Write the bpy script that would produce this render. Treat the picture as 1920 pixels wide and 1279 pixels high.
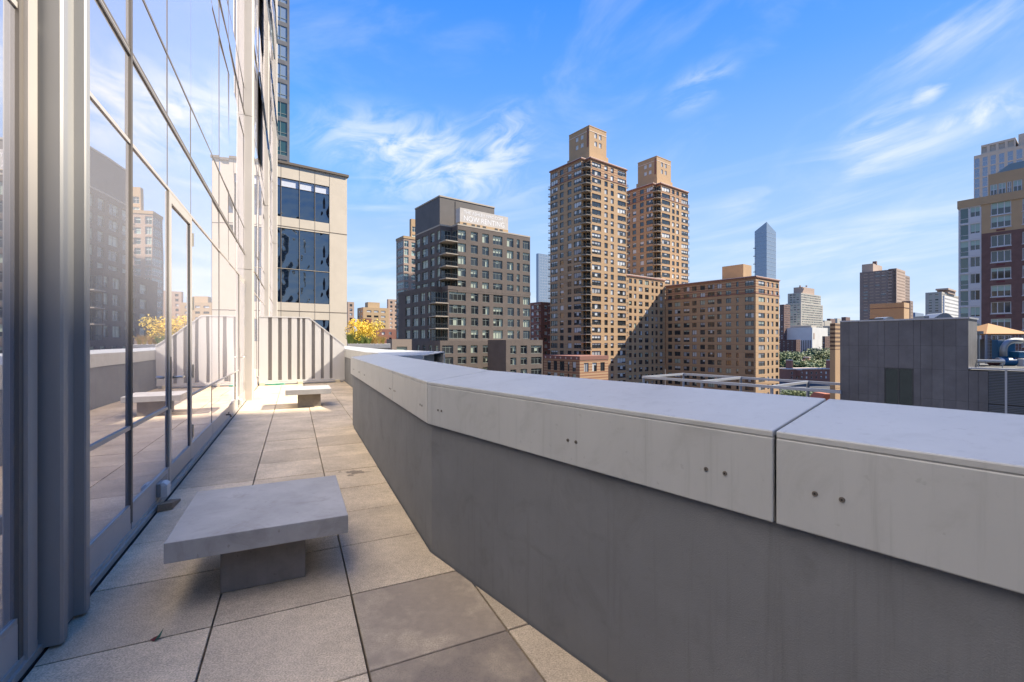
import bpy, math, random
from mathutils import Vector, Matrix
random.seed(7)
R = math.radians
sc = bpy.context.scene
for o in list(bpy.data.objects):
    bpy.data.objects.remove(o)

# ------------------------------------------------------------------ camera
H = 1.32                      # eye height above the terrace paving
F = 853.33                    # focal length in photo pixels (16 mm on 36 mm)
cam_d = bpy.data.cameras.new('camera')
cam = bpy.data.objects.new('camera', cam_d)
sc.collection.objects.link(cam)
cam_d.lens = 16.0
cam_d.sensor_width = 36.0
cam_d.clip_start = 0.05
cam_d.clip_end = 20000
cam.location = (0, 0, H)
cam.rotation_euler = (R(90), 0, 0)
sc.camera = cam

# ------------------------------------------------------------------ sky and sun
SUN_AZ, SUN_EL = R(75), R(40)
world = bpy.data.worlds.new('World')
sc.world = world
world.use_nodes = True
wn, wl = world.node_tree.nodes, world.node_tree.links
wn.clear()


def W_(kind, **kw):
    n = wn.new(kind)
    for k, v in kw.items():
        setattr(n, k, v)
    return n


def wmath(op, a, b=None, c=None, clamp=False):
    n = W_('ShaderNodeMath', operation=op)
    n.use_clamp = clamp
    for i, x in enumerate((a, b, c)):
        if x is None:
            continue
        if isinstance(x, (int, float)):
            n.inputs[i].default_value = x
        else:
            wl.new(x, n.inputs[i])
    return n.outputs[0]


sky = W_('ShaderNodeTexSky', sky_type='NISHITA')
sky.sun_disc = False
sky.sun_elevation = SUN_EL
sky.sun_rotation = SUN_AZ
sky.altitude = 50
sky.air_density = 1.1
sky.dust_density = 0.05
sky.ozone_density = 2.5
hs = W_('ShaderNodeHueSaturation')
hs.inputs['Hue'].default_value = 0.512
hs.inputs['Saturation'].default_value = 1.22
hs.inputs['Value'].default_value = 1.0
wl.new(sky.outputs[0], hs.inputs['Color'])
gam = W_('ShaderNodeGamma')
gam.inputs[1].default_value = 1.5
wl.new(hs.outputs[0], gam.inputs[0])
gsc = W_('ShaderNodeVectorMath', operation='SCALE')
gsc.inputs['Scale'].default_value = 0.62
wl.new(gam.outputs[0], gsc.inputs[0])
gmin = W_('ShaderNodeVectorMath', operation='MINIMUM')
wl.new(gsc.outputs[0], gmin.inputs[0])
sep0 = W_('ShaderNodeSeparateXYZ')
tc0 = W_('ShaderNodeTexCoord')
wl.new(tc0.outputs['Generated'], sep0.inputs[0])
ramp = W_('ShaderNodeValToRGB')
el_ = ramp.color_ramp.elements
for i, (p, c) in enumerate(((0.0, (0.60, 0.77, 1.0)), (0.17, (0.47, 0.68, 1.0)), (0.34, (0.26, 0.51, 1.0)), (0.48, (0.13, 0.385, 1.0)), (0.62, (0.058, 0.29, 1.0)))):
    e = el_[i] if i < 2 else el_.new(p)
    e.position = p
    e.color = (*c, 1)
wl.new(sep0.outputs[2], ramp.inputs[0])
rsc = W_('ShaderNodeVectorMath', operation='SCALE')
rsc.inputs['Scale'].default_value = 2.55
wl.new(ramp.outputs[0], rsc.inputs[0])
wl.new(rsc.outputs[0], gmin.inputs[1])
# wispy cirrus, laid out on the dome by azimuth / elevation
tc = W_('ShaderNodeTexCoord')
sep = W_('ShaderNodeSeparateXYZ')
wl.new(tc.outputs['Generated'], sep.inputs[0])
az = wmath('ARCTAN2', sep.outputs[0], sep.outputs[1])
el = wmath('ARCSINE', sep.outputs[2])


def cirrus(freq, sx, sy, rot, seed, lo, hi, dist=1.2, detail=7):
    """stretched fractal noise on the dome"""
    ca, sa = math.cos(rot), math.sin(rot)
    u = wmath('ADD', wmath('MULTIPLY', az, ca), wmath('MULTIPLY', el, sa))
    v = wmath('SUBTRACT', wmath('MULTIPLY', el, ca), wmath('MULTIPLY', az, sa))
    cb = W_('ShaderNodeCombineXYZ')
    wl.new(wmath('MULTIPLY', u, sx), cb.inputs[0])
    wl.new(wmath('MULTIPLY', v, sy), cb.inputs[1])
    cb.inputs[2].default_value = seed
    nz = W_('ShaderNodeTexNoise')
    nz.inputs['Scale'].default_value = freq
    nz.inputs['Detail'].default_value = detail
    nz.inputs['Roughness'].default_value = 0.58
    nz.inputs['Distortion'].default_value = dist
    wl.new(cb.outputs[0], nz.inputs['Vector'])
    mr = W_('ShaderNodeMapRange', interpolation_type='SMOOTHSTEP')
    mr.inputs[1].default_value = lo
    mr.inputs[2].default_value = hi
    wl.new(nz.outputs[0], mr.inputs[0])
    return mr.outputs[0]


def patch(x, y, rx, ry, rot=0.0):
    """soft ellipse round the direction of a photo pixel: where a cloud hangs"""
    a0 = math.atan((x - 960) / F)
    e0 = math.atan((639.5 - y) / math.hypot(F, x - 960))
    du = wmath('SUBTRACT', az, a0)
    dv = wmath('SUBTRACT', el, e0)
    ca, sa = math.cos(rot), math.sin(rot)
    u = wmath('ADD', wmath('MULTIPLY', du, ca / rx), wmath('MULTIPLY', dv, sa / rx))
    v = wmath('SUBTRACT', wmath('MULTIPLY', dv, ca / ry), wmath('MULTIPLY', du, sa / ry))
    r = wmath('SQRT', wmath('ADD', wmath('MULTIPLY', u, u), wmath('MULTIPLY', v, v)))
    mr = W_('ShaderNodeMapRange', interpolation_type='SMOOTHSTEP')
    mr.inputs[1].default_value = 1.0
    mr.inputs[2].default_value = 0.05
    wl.new(r, mr.inputs[0])
    return mr.outputs[0]


n1 = cirrus(4.4, 1.9, 4.6, 0.24, 5.3, 0.33, 0.68, 0.9, 12)
n2 = cirrus(2.2, 1.2, 8.0, 0.10, 8.4, 0.42, 0.80, 0.8)
n3 = cirrus(1.4, 2.0, 4.0, 0.3, 1.7, 0.45, 0.75, 0.6)
cl = None
for p, nz, k in ((patch(800, 305, 0.34, 0.12, -0.12), n1, 1.0),
                 (patch(940, 275, 0.13, 0.10, 0.5), n1, 0.8),
                 (patch(1640, 245, 0.09, 0.045, 0.35), n1, 0.9),
                 (patch(1740, 175, 0.06, 0.022, 0.7), n1, 0.7),
                 (patch(1860, 215, 0.10, 0.045, 0.1), n1, 1.0),
                 (patch(1310, 165, 0.10, 0.05, 0.3), n1, 0.5),
                 (patch(1560, 330, 0.34, 0.07, 0.22), n2, 0.75),
                 (patch(1840, 30, 0.22, 0.07, 0.2), n3, 0.45),
                 (patch(1650, 460, 0.55, 0.10, 0.03), n2, 0.7),
                 (patch(700, 420, 0.35, 0.10, 0.0), n2, 0.5)):
    t = wmath('MULTIPLY', wmath('MULTIPLY', p, nz), k)
    cl = t if cl is None else wmath('MAXIMUM', cl, t)
low = W_('ShaderNodeMapRange', interpolation_type='SMOOTHSTEP')
low.inputs[1].default_value = 0.42
low.inputs[2].default_value = 0.0
low.inputs[4].default_value = 0.62
wl.new(el, low.inputs[0])
cl = wmath('MAXIMUM', cl, wmath('MULTIPLY', low.outputs[0], n2))
cl = wmath('ADD', cl, wmath('MULTIPLY', n3, 0.22), clamp=True)
mixc = W_('ShaderNodeMixRGB')
mixc.inputs[2].default_value = (2.6, 2.65, 2.7, 1)
wl.new(wmath('MULTIPLY', cl, 0.85), mixc.inputs[0])
wl.new(gmin.outputs[0], mixc.inputs[1])
bg = W_('ShaderNodeBackground')
bg.inputs[1].default_value = 0.15
wl.new(mixc.outputs[0], bg.inputs[0])
wo = W_('ShaderNodeOutputWorld')
wl.new(bg.outputs[0], wo.inputs[0])

sun_d = bpy.data.lights.new('sun', 'SUN')
sun_d.energy = 4.4
sun_d.angle = R(0.53)
sun_d.color = (1.0, 0.91, 0.77)
sun = bpy.data.objects.new('sun', sun_d)
sc.collection.objects.link(sun)
sv = Vector((math.sin(SUN_AZ) * math.cos(SUN_EL), math.cos(SUN_AZ) * math.cos(SUN_EL), math.sin(SUN_EL)))
sun.rotation_euler = sv.to_track_quat('Z', 'Y').to_euler()
sun.location = (60, 30, 120)

sc.view_settings.view_transform = 'Standard'
sc.view_settings.look = 'None'
sc.view_settings.gamma = 1.0
sc.view_settings.use_curve_mapping = False
sc.view_settings.exposure = 1.48
sc.cycles.caustics_reflective = True
sc.cycles.blur_glossy = 1.0
sc.cycles.caustics_refractive = False
sc.cycles.sample_clamp_indirect = 6.0
sc.cycles.max_bounces = 5

# ------------------------------------------------------------------ materials
MATS = {}


def mat(name, col, rough=0.7, metal=0.0, noise=None, ior=1.5, bump=None, coat=0.0, spec=0.5):
    """noise=(scale, amount[, stretch]) varies the colour, bump=(scale, strength, distance)"""
    if name in MATS:
        return MATS[name]
    m = bpy.data.materials.new(name)
    m.use_nodes = True
    nt = m.node_tree
    b = nt.nodes['Principled BSDF']
    b.inputs['Base Color'].default_value = (*col, 1)
    b.inputs['Roughness'].default_value = rough
    b.inputs['Metallic'].default_value = metal
    b.inputs['IOR'].default_value = ior
    b.inputs['Specular IOR Level'].default_value = spec
    b.inputs['Coat Weight'].default_value = coat
    if noise or bump:
        co = nt.nodes.new('ShaderNodeTexCoord')
        mp = nt.nodes.new('ShaderNodeMapping')
        nt.links.new(co.outputs['Object'], mp.inputs[0])
    if noise:
        st = noise[2] if len(noise) > 2 else (1, 1, 1)
        mp.inputs['Scale'].default_value = st
        n = nt.nodes.new('ShaderNodeTexNoise')
        n.inputs['Scale'].default_value = noise[0]
        n.inputs['Detail'].default_value = 6
        n.inputs['Roughness'].default_value = 0.65
        nt.links.new(mp.outputs[0], n.inputs['Vector'])
        mr = nt.nodes.new('ShaderNodeMapRange')
        mr.inputs[1].default_value = 0.3
        mr.inputs[2].default_value = 0.7
        mr.inputs[3].default_value = 1 - noise[1]
        mr.inputs[4].default_value = 1 + noise[1]
        nt.links.new(n.outputs[0], mr.inputs[0])
        mx = nt.nodes.new('ShaderNodeVectorMath')
        mx.operation = 'SCALE'
        mx.inputs[0].default_value = col
        nt.links.new(mr.outputs[0], mx.inputs['Scale'])
        nt.links.new(mx.outputs[0], b.inputs['Base Color'])
    if bump:
        n2 = nt.nodes.new('ShaderNodeTexNoise')
        n2.inputs['Scale'].default_value = bump[0]
        n2.inputs['Detail'].default_value = 5
        nt.links.new(co.outputs['Object'], n2.inputs['Vector'])
        bp = nt.nodes.new('ShaderNodeBump')
        bp.inputs['Strength'].default_value = bump[1]
        bp.inputs['Distance'].default_value = bump[2]
        nt.links.new(n2.outputs[0], bp.inputs['Height'])
        nt.links.new(bp.outputs[0], b.inputs['Normal'])
    MATS[name] = m
    return m


def nodes_of(m):
    return m.node_tree.nodes, m.node_tree.links, m.node_tree.nodes['Principled BSDF']


def stripes(m, period, frac, col, z_lo=None, phase=0.0):
    """horizontal bands of a second brick colour, by height"""
    ns, lk, b = nodes_of(m)
    co = ns.new('ShaderNodeTexCoord')
    sp = ns.new('ShaderNodeSeparateXYZ')
    lk.new(co.outputs['Object'], sp.inputs[0])
    a = ns.new('ShaderNodeMath'); a.operation = 'ADD'; a.inputs[1].default_value = 1000 * period + phase
    lk.new(sp.outputs[2], a.inputs[0])
    d = ns.new('ShaderNodeMath'); d.operation = 'MODULO'; d.inputs[1].default_value = period
    lk.new(a.outputs[0], d.inputs[0])
    l = ns.new('ShaderNodeMath'); l.operation = 'LESS_THAN'; l.inputs[1].default_value = period * frac
    lk.new(d.outputs[0], l.inputs[0])
    mx = ns.new('ShaderNodeMixRGB')
    src = b.inputs['Base Color'].links[0].from_socket if b.inputs['Base Color'].links else None
    if src:
        lk.new(src, mx.inputs[1])
    else:
        mx.inputs[1].default_value = b.inputs['Base Color'].default_value
    mx.inputs[2].default_value = (*col, 1)
    lk.new(l.outputs[0], mx.inputs[0])
    lk.new(mx.outputs[0], b.inputs['Base Color'])
    return m


def weather(m, streak=0.0, specks=0.0, blotch=0.0, tint=(0.30, 0.27, 0.23), z_only=False):
    """dirt with shapes of its own: run-down streaks, blotches and small specks"""
    ns, lk, b = nodes_of(m)
    geo = ns.new('ShaderNodeNewGeometry')
    src = b.inputs['Base Color'].links[0].from_socket if b.inputs['Base Color'].links else None
    fac = None

    def layer(tex, lo, hi, amt):
        nonlocal fac
        r = ns.new('ShaderNodeMapRange'); r.interpolation_type = 'SMOOTHSTEP'
        r.inputs[1].default_value = lo; r.inputs[2].default_value = hi
        r.inputs[3].default_value = 0.0; r.inputs[4].default_value = amt
        lk.new(tex, r.inputs[0])
        if fac is None:
            fac = r.outputs[0]
        else:
            a_ = ns.new('ShaderNodeMath'); a_.operation = 'MAXIMUM'
            lk.new(fac, a_.inputs[0]); lk.new(r.outputs[0], a_.inputs[1])
            fac = a_.outputs[0]
    if streak:
        mp = ns.new('ShaderNodeMapping'); mp.inputs['Scale'].default_value = (22, 22, 0.9)
        lk.new(geo.outputs['Position'], mp.inputs[0])
        n = ns.new('ShaderNodeTexNoise'); n.inputs['Scale'].default_value = 1.0; n.inputs['Detail'].default_value = 6
        n.inputs['Roughness'].default_value = 0.7
        lk.new(mp.outputs[0], n.inputs['Vector'])
        layer(n.outputs[0], 0.52, 0.80, streak)
    if blotch:
        n = ns.new('ShaderNodeTexNoise'); n.inputs['Scale'].default_value = 4.2; n.inputs['Detail'].default_value = 9
        n.inputs['Roughness'].default_value = 0.68; n.inputs['Distortion'].default_value = 0.8
        lk.new(geo.outputs['Position'], n.inputs['Vector'])
        layer(n.outputs[0], 0.50, 0.72, blotch)
    if specks:
        v = ns.new('ShaderNodeTexNoise'); v.inputs['Scale'].default_value = 38; v.inputs['Detail'].default_value = 2
        lk.new(geo.outputs['Position'], v.inputs['Vector'])
        layer(v.outputs[0], 0.68, 0.76, specks)
    mx = ns.new('ShaderNodeMixRGB'); mx.blend_type = 'MULTIPLY'
    mx.inputs[2].default_value = (*tint, 1)
    if src:
        lk.new(src, mx.inputs[1])
    else:
        mx.inputs[1].default_value = b.inputs['Base Color'].default_value
    lk.new(fac, mx.inputs[0])
    lk.new(mx.outputs[0], b.inputs['Base Color'])
    return m


# terrace
def paver_material():
    m = mat('paver', (0.62, 0.50, 0.345), 0.9)
    ns, lk, b = nodes_of(m)
    co = ns.new('ShaderNodeTexCoord')
    geo = ns.new('ShaderNodeNewGeometry')
    oi = ns.new('ShaderNodeObjectInfo')
    at = ns.new('ShaderNodeAttribute'); at.attribute_type = 'OBJECT'; at.attribute_name = 'dirt'
    big = ns.new('ShaderNodeTexNoise'); big.inputs['Scale'].default_value = 2.3; big.inputs['Detail'].default_value = 5
    big.inputs['Roughness'].default_value = 0.62
    fine = ns.new('ShaderNodeTexNoise'); fine.inputs['Scale'].default_value = 150; fine.inputs['Detail'].default_value = 3
    mid = ns.new('ShaderNodeTexNoise'); mid.inputs['Scale'].default_value = 26; mid.inputs['Detail'].default_value = 5
    spots = ns.new('ShaderNodeTexVoronoi'); spots.inputs['Scale'].default_value = 2.1
    for n in (big, fine, mid, spots):
        lk.new(geo.outputs['Position'], n.inputs['Vector'])

    def rng(sock, a, b_, c, d):
        r = ns.new('ShaderNodeMapRange')
        for i, v in enumerate((a, b_, c, d)):
            r.inputs[i + 1].default_value = v
        lk.new(sock, r.inputs[0])
        return r.outputs[0]

    def mul(a, b_):
        q = ns.new('ShaderNodeMath'); q.operation = 'MULTIPLY'
        for i, v in enumerate((a, b_)):
            if isinstance(v, (int, float)):
                q.inputs[i].default_value = v
            else:
                lk.new(v, q.inputs[i])
        return q.outputs[0]
    f = mul(rng(big.outputs[0], 0.3, 0.7, 0.74, 1.14), rng(fine.outputs[0], 0.3, 0.7, 0.66, 1.30))
    f = mul(f, rng(mid.outputs[0], 0.3, 0.7, 0.90, 1.08))
    f = mul(f, rng(oi.outputs['Random'], 0, 1, 0.87, 1.07))
    f = mul(f, rng(spots.outputs['Distance'], 0.02, 0.045, 0.42, 1.0))
    # an old wet stain on one slab
    dist = ns.new('ShaderNodeVectorMath'); dist.operation = 'DISTANCE'
    dist.inputs[1].default_value = (-1.57, 4.58, 0.0)
    lk.new(geo.outputs['Position'], dist.inputs[0])
    sn = ns.new('ShaderNodeTexNoise'); sn.inputs['Scale'].default_value = 11; sn.inputs['Detail'].default_value = 4
    lk.new(geo.outputs['Position'], sn.inputs['Vector'])
    sm = ns.new('ShaderNodeMath'); sm.operation = 'MULTIPLY_ADD'; sm.inputs[1].default_value = 0.55; sm.inputs[2].default_value = -0.27
    lk.new(sn.outputs[0], sm.inputs[0])
    sa_ = ns.new('ShaderNodeMath'); sa_.operation = 'ADD'
    lk.new(dist.outputs['Value'], sa_.inputs[0]); lk.new(sm.outputs[0], sa_.inputs[1])
    f = mul(f, rng(sa_.outputs[0], 0.06, 0.11, 0.45, 1.0))
    # grime that collects on some slabs, with a ragged edge
    dn = mul(at.outputs['Fac'], rng(big.outputs[0], 0.36, 0.50, 0.35, 1.0))
    gm = ns.new('ShaderNodeMixRGB')
    gm.inputs[2].default_value = (0.17, 0.14, 0.115, 1)
    sc_ = ns.new('ShaderNodeVectorMath'); sc_.operation = 'SCALE'
    sc_.inputs[0].default_value = (0.62, 0.50, 0.345)
    lk.new(f, sc_.inputs['Scale'])
    lk.new(sc_.outputs[0], gm.inputs[1])
    lk.new(mul(dn, rng(fine.outputs[0], 0.3, 0.7, 0.6, 1.0)), gm.inputs[0])
    lk.new(gm.outputs[0], b.inputs['Base Color'])
    bp = ns.new('ShaderNodeBump'); bp.inputs['Strength'].default_value = 0.5; bp.inputs['Distance'].default_value = 0.002
    lk.new(fine.outputs[0], bp.inputs['Height'])
    lk.new(bp.outputs[0], b.inputs['Normal'])
    return m


M_PAVER = paver_material()
M_JOINT = mat('joint_dirt', (0.045, 0.038, 0.03), 0.95)
M_COPING = mat('coping_metal', (0.42, 0.425, 0.41), 0.45, 0.0, (3.0, 0.05, (1, 1, 0.25)), bump=(300, 0.05, 0.001))
M_STUCCO = mat('grey_stucco', (0.165, 0.170, 0.175), 0.85, 0, (2.2, 0.10), bump=(240, 0.4, 0.002))
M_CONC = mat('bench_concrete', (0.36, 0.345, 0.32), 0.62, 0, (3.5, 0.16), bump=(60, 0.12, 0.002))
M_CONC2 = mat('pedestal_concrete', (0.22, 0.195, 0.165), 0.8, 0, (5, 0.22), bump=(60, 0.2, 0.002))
weather(M_COPING, 0.30, 0.18, 0.20)
weather(M_STUCCO, 0.34, 0.10, 0.22)
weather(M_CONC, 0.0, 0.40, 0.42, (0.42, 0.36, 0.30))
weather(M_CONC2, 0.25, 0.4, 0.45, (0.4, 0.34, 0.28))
M_ALU = mat('champagne_aluminium', (0.46, 0.42, 0.37), 0.42, 0.25, (1.5, 0.04, (1, 1, 0.1)))
M_ALU_D = mat('bronze_gasket', (0.15, 0.132, 0.11), 0.5, 0.2)
M_PANEL = mat('sill_panel', (0.50, 0.45, 0.40), 0.5, 0.1, (4, 0.05))
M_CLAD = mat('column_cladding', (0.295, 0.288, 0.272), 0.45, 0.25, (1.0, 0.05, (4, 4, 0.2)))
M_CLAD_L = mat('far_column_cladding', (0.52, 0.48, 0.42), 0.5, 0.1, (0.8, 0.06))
M_STEEL = mat('brushed_steel', (0.62, 0.60, 0.56), 0.28, 0.9)
M_BLACK = mat('black_rubber', (0.015, 0.014, 0.013), 0.6)
M_FENCE = mat('fence_board_paint', (0.56, 0.54, 0.51), 0.6, 0, (2, 0.05, (3, 3, 0.4)))
M_FENCE_D = mat('fence_backing', (0.22, 0.205, 0.19), 0.7)
M_WOOD = mat('old_wood', (0.26, 0.18, 0.11), 0.9, 0, (30, 0.35, (1, 6, 6)))
M_BLOCK = mat('cream_block', (0.60, 0.53, 0.38), 0.9, 0, (12, 0.12))
M_GREEN = mat('green_hose', (0.03, 0.30, 0.20), 0.5)
M_WHITEP = mat('white_plastic', (0.62, 0.61, 0.56), 0.5)


def mirror_glass(name, tint, veil, k, wav):
    """reflective coated glass whose reflection is veiled by a mixed-in diffuse colour; slightly bowed panes"""
    m = bpy.data.materials.new(name)
    m.use_nodes = True
    ns, lk = m.node_tree.nodes, m.node_tree.links
    ns.clear()
    out = ns.new('ShaderNodeOutputMaterial')
    g = ns.new('ShaderNodeBsdfGlossy')
    g.inputs['Color'].default_value = (*tint, 1)
    g.inputs['Roughness'].default_value = 0.012
    lw_ = ns.new('ShaderNodeLayerWeight')          # coated glass reflects far more at a glancing angle
    lw_.inputs['Blend'].default_value = 0.5
    pw = ns.new('ShaderNodeMath'); pw.operation = 'POWER'; pw.inputs[1].default_value = 1.5
    lk_ = m.node_tree.links
    lk_.new(lw_.outputs['Facing'], pw.inputs[0])
    tm = ns.new('ShaderNodeMixRGB')
    tm.inputs[1].default_value = tuple(0.32 * c for c in tint) + (1,)
    tm.inputs[2].default_value = tuple(1.06 * c for c in tint) + (1,)
    lk_.new(pw.outputs[0], tm.inputs[0])
    lk_.new(tm.outputs[0], g.inputs['Color'])
    d = ns.new('ShaderNodeBsdfDiffuse')
    d.inputs['Color'].default_value = (*veil, 1)
    mx = ns.new('ShaderNodeMixShader')
    mx.inputs[0].default_value = k
    co = ns.new('ShaderNodeTexCoord')
    n = ns.new('ShaderNodeTexNoise')
    n.inputs['Scale'].default_value = 0.9
    n.inputs['Detail'].default_value = 1
    lk.new(co.outputs['Object'], n.inputs['Vector'])
    bp = ns.new('ShaderNodeBump')
    bp.inputs['Strength'].default_value = 0.25
    bp.inputs['Distance'].default_value = wav
    lk.new(n.outputs[0], bp.inputs['Height'])
    lk.new(bp.outputs[0], g.inputs['Normal'])
    lk.new(g.outputs[0], mx.inputs[1])
    lk.new(d.outputs[0], mx.inputs[2])
    lk.new(mx.outputs[0], out.inputs[0])
    MATS[name] = m
    return m


M_MIRROR = mirror_glass('coated_glass', (0.99, 0.96, 0.99), (0.86, 0.84, 0.88), 0.14, 0.006)  # pale diffuse colour mixed in to whiten the mirrored sky
M_BLUEGL = mirror_glass('blue_glass', (0.55, 0.66, 0.80), (0.012, 0.02, 0.035), 0.25, 0.22)

# city
TAN = (0.44, 0.28, 0.145)
RED = (0.30, 0.14, 0.075)
M_TAN = mat('tan_brick', TAN, 0.9, 0, (0.35, 0.07))
stripes(M_TAN, 2.9, 0.055, (0.34, 0.195, 0.10))
M_TANP = mat('plain_tan_brick', TAN, 0.9, 0, (0.3, 0.06))
M_TANS = stripes(mat('striped_tan_brick', (0.45, 0.285, 0.15), 0.9), 0.95, 0.45, RED)
M_REDB = mat('red_cornice', (0.24, 0.105, 0.075), 0.85)
M_CREAM = mat('cream_cornice', (0.62, 0.50, 0.40), 0.8)
M_DARKB = mat('dark_brown_brick', (0.118, 0.092, 0.075), 0.85, 0, (0.5, 0.14))
M_DARKM = mat('dark_metal_panel', (0.085, 0.072, 0.064), 0.6, 0, (0.25, 0.2))
M_BROWN = mat('brown_brick', (0.16, 0.092, 0.075), 0.9, 0, (1.2, 0.18))
M_GOLD = mat('gold_brick', (0.45, 0.31, 0.17), 0.9, 0, (0.8, 0.06))
M_STONE = mat('beige_stone', (0.64, 0.55, 0.42), 0.8, 0, (0.6, 0.06))
M_STONE_J = mat('stone_joint', (0.16, 0.13, 0.10), 0.9)
M_GREYP = mat('charcoal_panel', (0.105, 0.102, 0.106), 0.55, 0, (0.7, 0.25))
M_GREYP2 = mat('charcoal_panel_light', (0.118, 0.115, 0.118), 0.55, 0, (0.7, 0.25))
M_LOUV = mat('grey_louvre', (0.13, 0.135, 0.13), 0.5)
M_FRAME_D = mat('dark_window_frame', (0.04, 0.04, 0.042), 0.5)
M_FRAME_L = mat('pale_window_frame', (0.55, 0.55, 0.54), 0.5)
M_FRAME_G = mat('sage_window_frame', (0.20, 0.23, 0.20), 0.5)
M_GLASS = mat('window_glass', (0.03, 0.034, 0.034), 0.05, 0, ior=1.8)
M_GLASS_T = mat('teal_window_glass', (0.03, 0.075, 0.07), 0.05, 0, ior=1.8)
M_GLASS_B = mat('tower_glass', (0.24, 0.30, 0.37), 0.12, 0.2, ior=1.7)
M_BLIND = mat('white_blind', (0.56, 0.56, 0.52), 0.5, coat=0.6)
M_BLIND_G = mat('sage_blind', (0.36, 0.40, 0.30), 0.5, coat=0.5)
M_BLIND_T = mat('mint_blind', (0.30, 0.42, 0.35), 0.5, coat=0.5)
M_BLIND2 = mat('grey_blind', (0.33, 0.33, 0.32), 0.5, coat=0.6)
M_SLAB = mat('balcony_slab', (0.42, 0.36, 0.28), 0.85)
M_RAIL = mat('balcony_rail', (0.06, 0.065, 0.065), 0.5)
M_ROOF = mat('roof_membrane', (0.36, 0.35, 0.33), 0.9, 0, (0.3, 0.1))
M_ASPH = mat('asphalt', (0.05, 0.05, 0.052), 0.9, 0, (0.02, 0.2))
M_BRICK = mat('red_brick', (0.25, 0.11, 0.075), 0.9, 0, (0.15, 0.15))
M_GREYST = mat('grey_limestone', (0.42, 0.38, 0.31), 0.85, 0, (0.1, 0.08))
M_WHITE = mat('white_masonry', (0.66, 0.64, 0.58), 0.8, 0, (0.08, 0.08))
M_PINK = mat('pinkish_brick', (0.42, 0.30, 0.22), 0.9, 0, (0.1, 0.08))
M_LEAF = [mat('leaf_green', (0.055, 0.11, 0.025), 0.7), mat('leaf_olive', (0.12, 0.15, 0.025), 0.7),
          mat('leaf_yellow', (0.62, 0.40, 0.02), 0.7), mat('leaf_straw', (0.42, 0.27, 0.09), 0.8)]
M_BARK = mat('bark', (0.09, 0.065, 0.045), 0.95)
M_BLUEP = mat('blue_machine_paint', (0.012, 0.10, 0.20), 0.45)
M_DUCT = mat('galvanised_duct', (0.30, 0.31, 0.30), 0.5, 0.3)
M_ORANGE = mat('orange_canvas', (0.46, 0.215, 0.055), 0.85)
M_STEELP = mat('grey_painted_steel', (0.36, 0.37, 0.39), 0.45, 0.2)
M_LETTER = mat('white_lettering', (0.80, 0.78, 0.74), 0.7)
M_BANNER = mat('faded_banner', (0.50, 0.455, 0.40), 0.8, 0, (0.9, 0.12))

# ------------------------------------------------------------------ mesh helpers
COL = sc.collection
WM = {}


def empty(name, loc):
    o = bpy.data.objects.new(name, None)
    COL.objects.link(o)
    o.location = loc
    o.empty_display_size = 0.3
    WM[o.name] = Matrix.Translation(Vector(loc))
    return o


def tag(o, label=None, cat=None, group=None, kind=None):
    if label:
        o['label'] = label
    if cat:
        o['category'] = cat
    if group:
        o['group'] = group
    if kind:
        o['kind'] = kind
    return o


def thing(name, loc, label, cat, group=None):
    return tag(empty(name, loc), label, cat, group)


def link(o, parent=None, M=None):
    COL.objects.link(o)
    M = M or Matrix.Identity(4)
    if parent is not None:
        o.parent = parent
        o.matrix_parent_inverse = WM[parent.name].inverted()
    o.matrix_basis = M
    WM[o.name] = M
    return o


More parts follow.
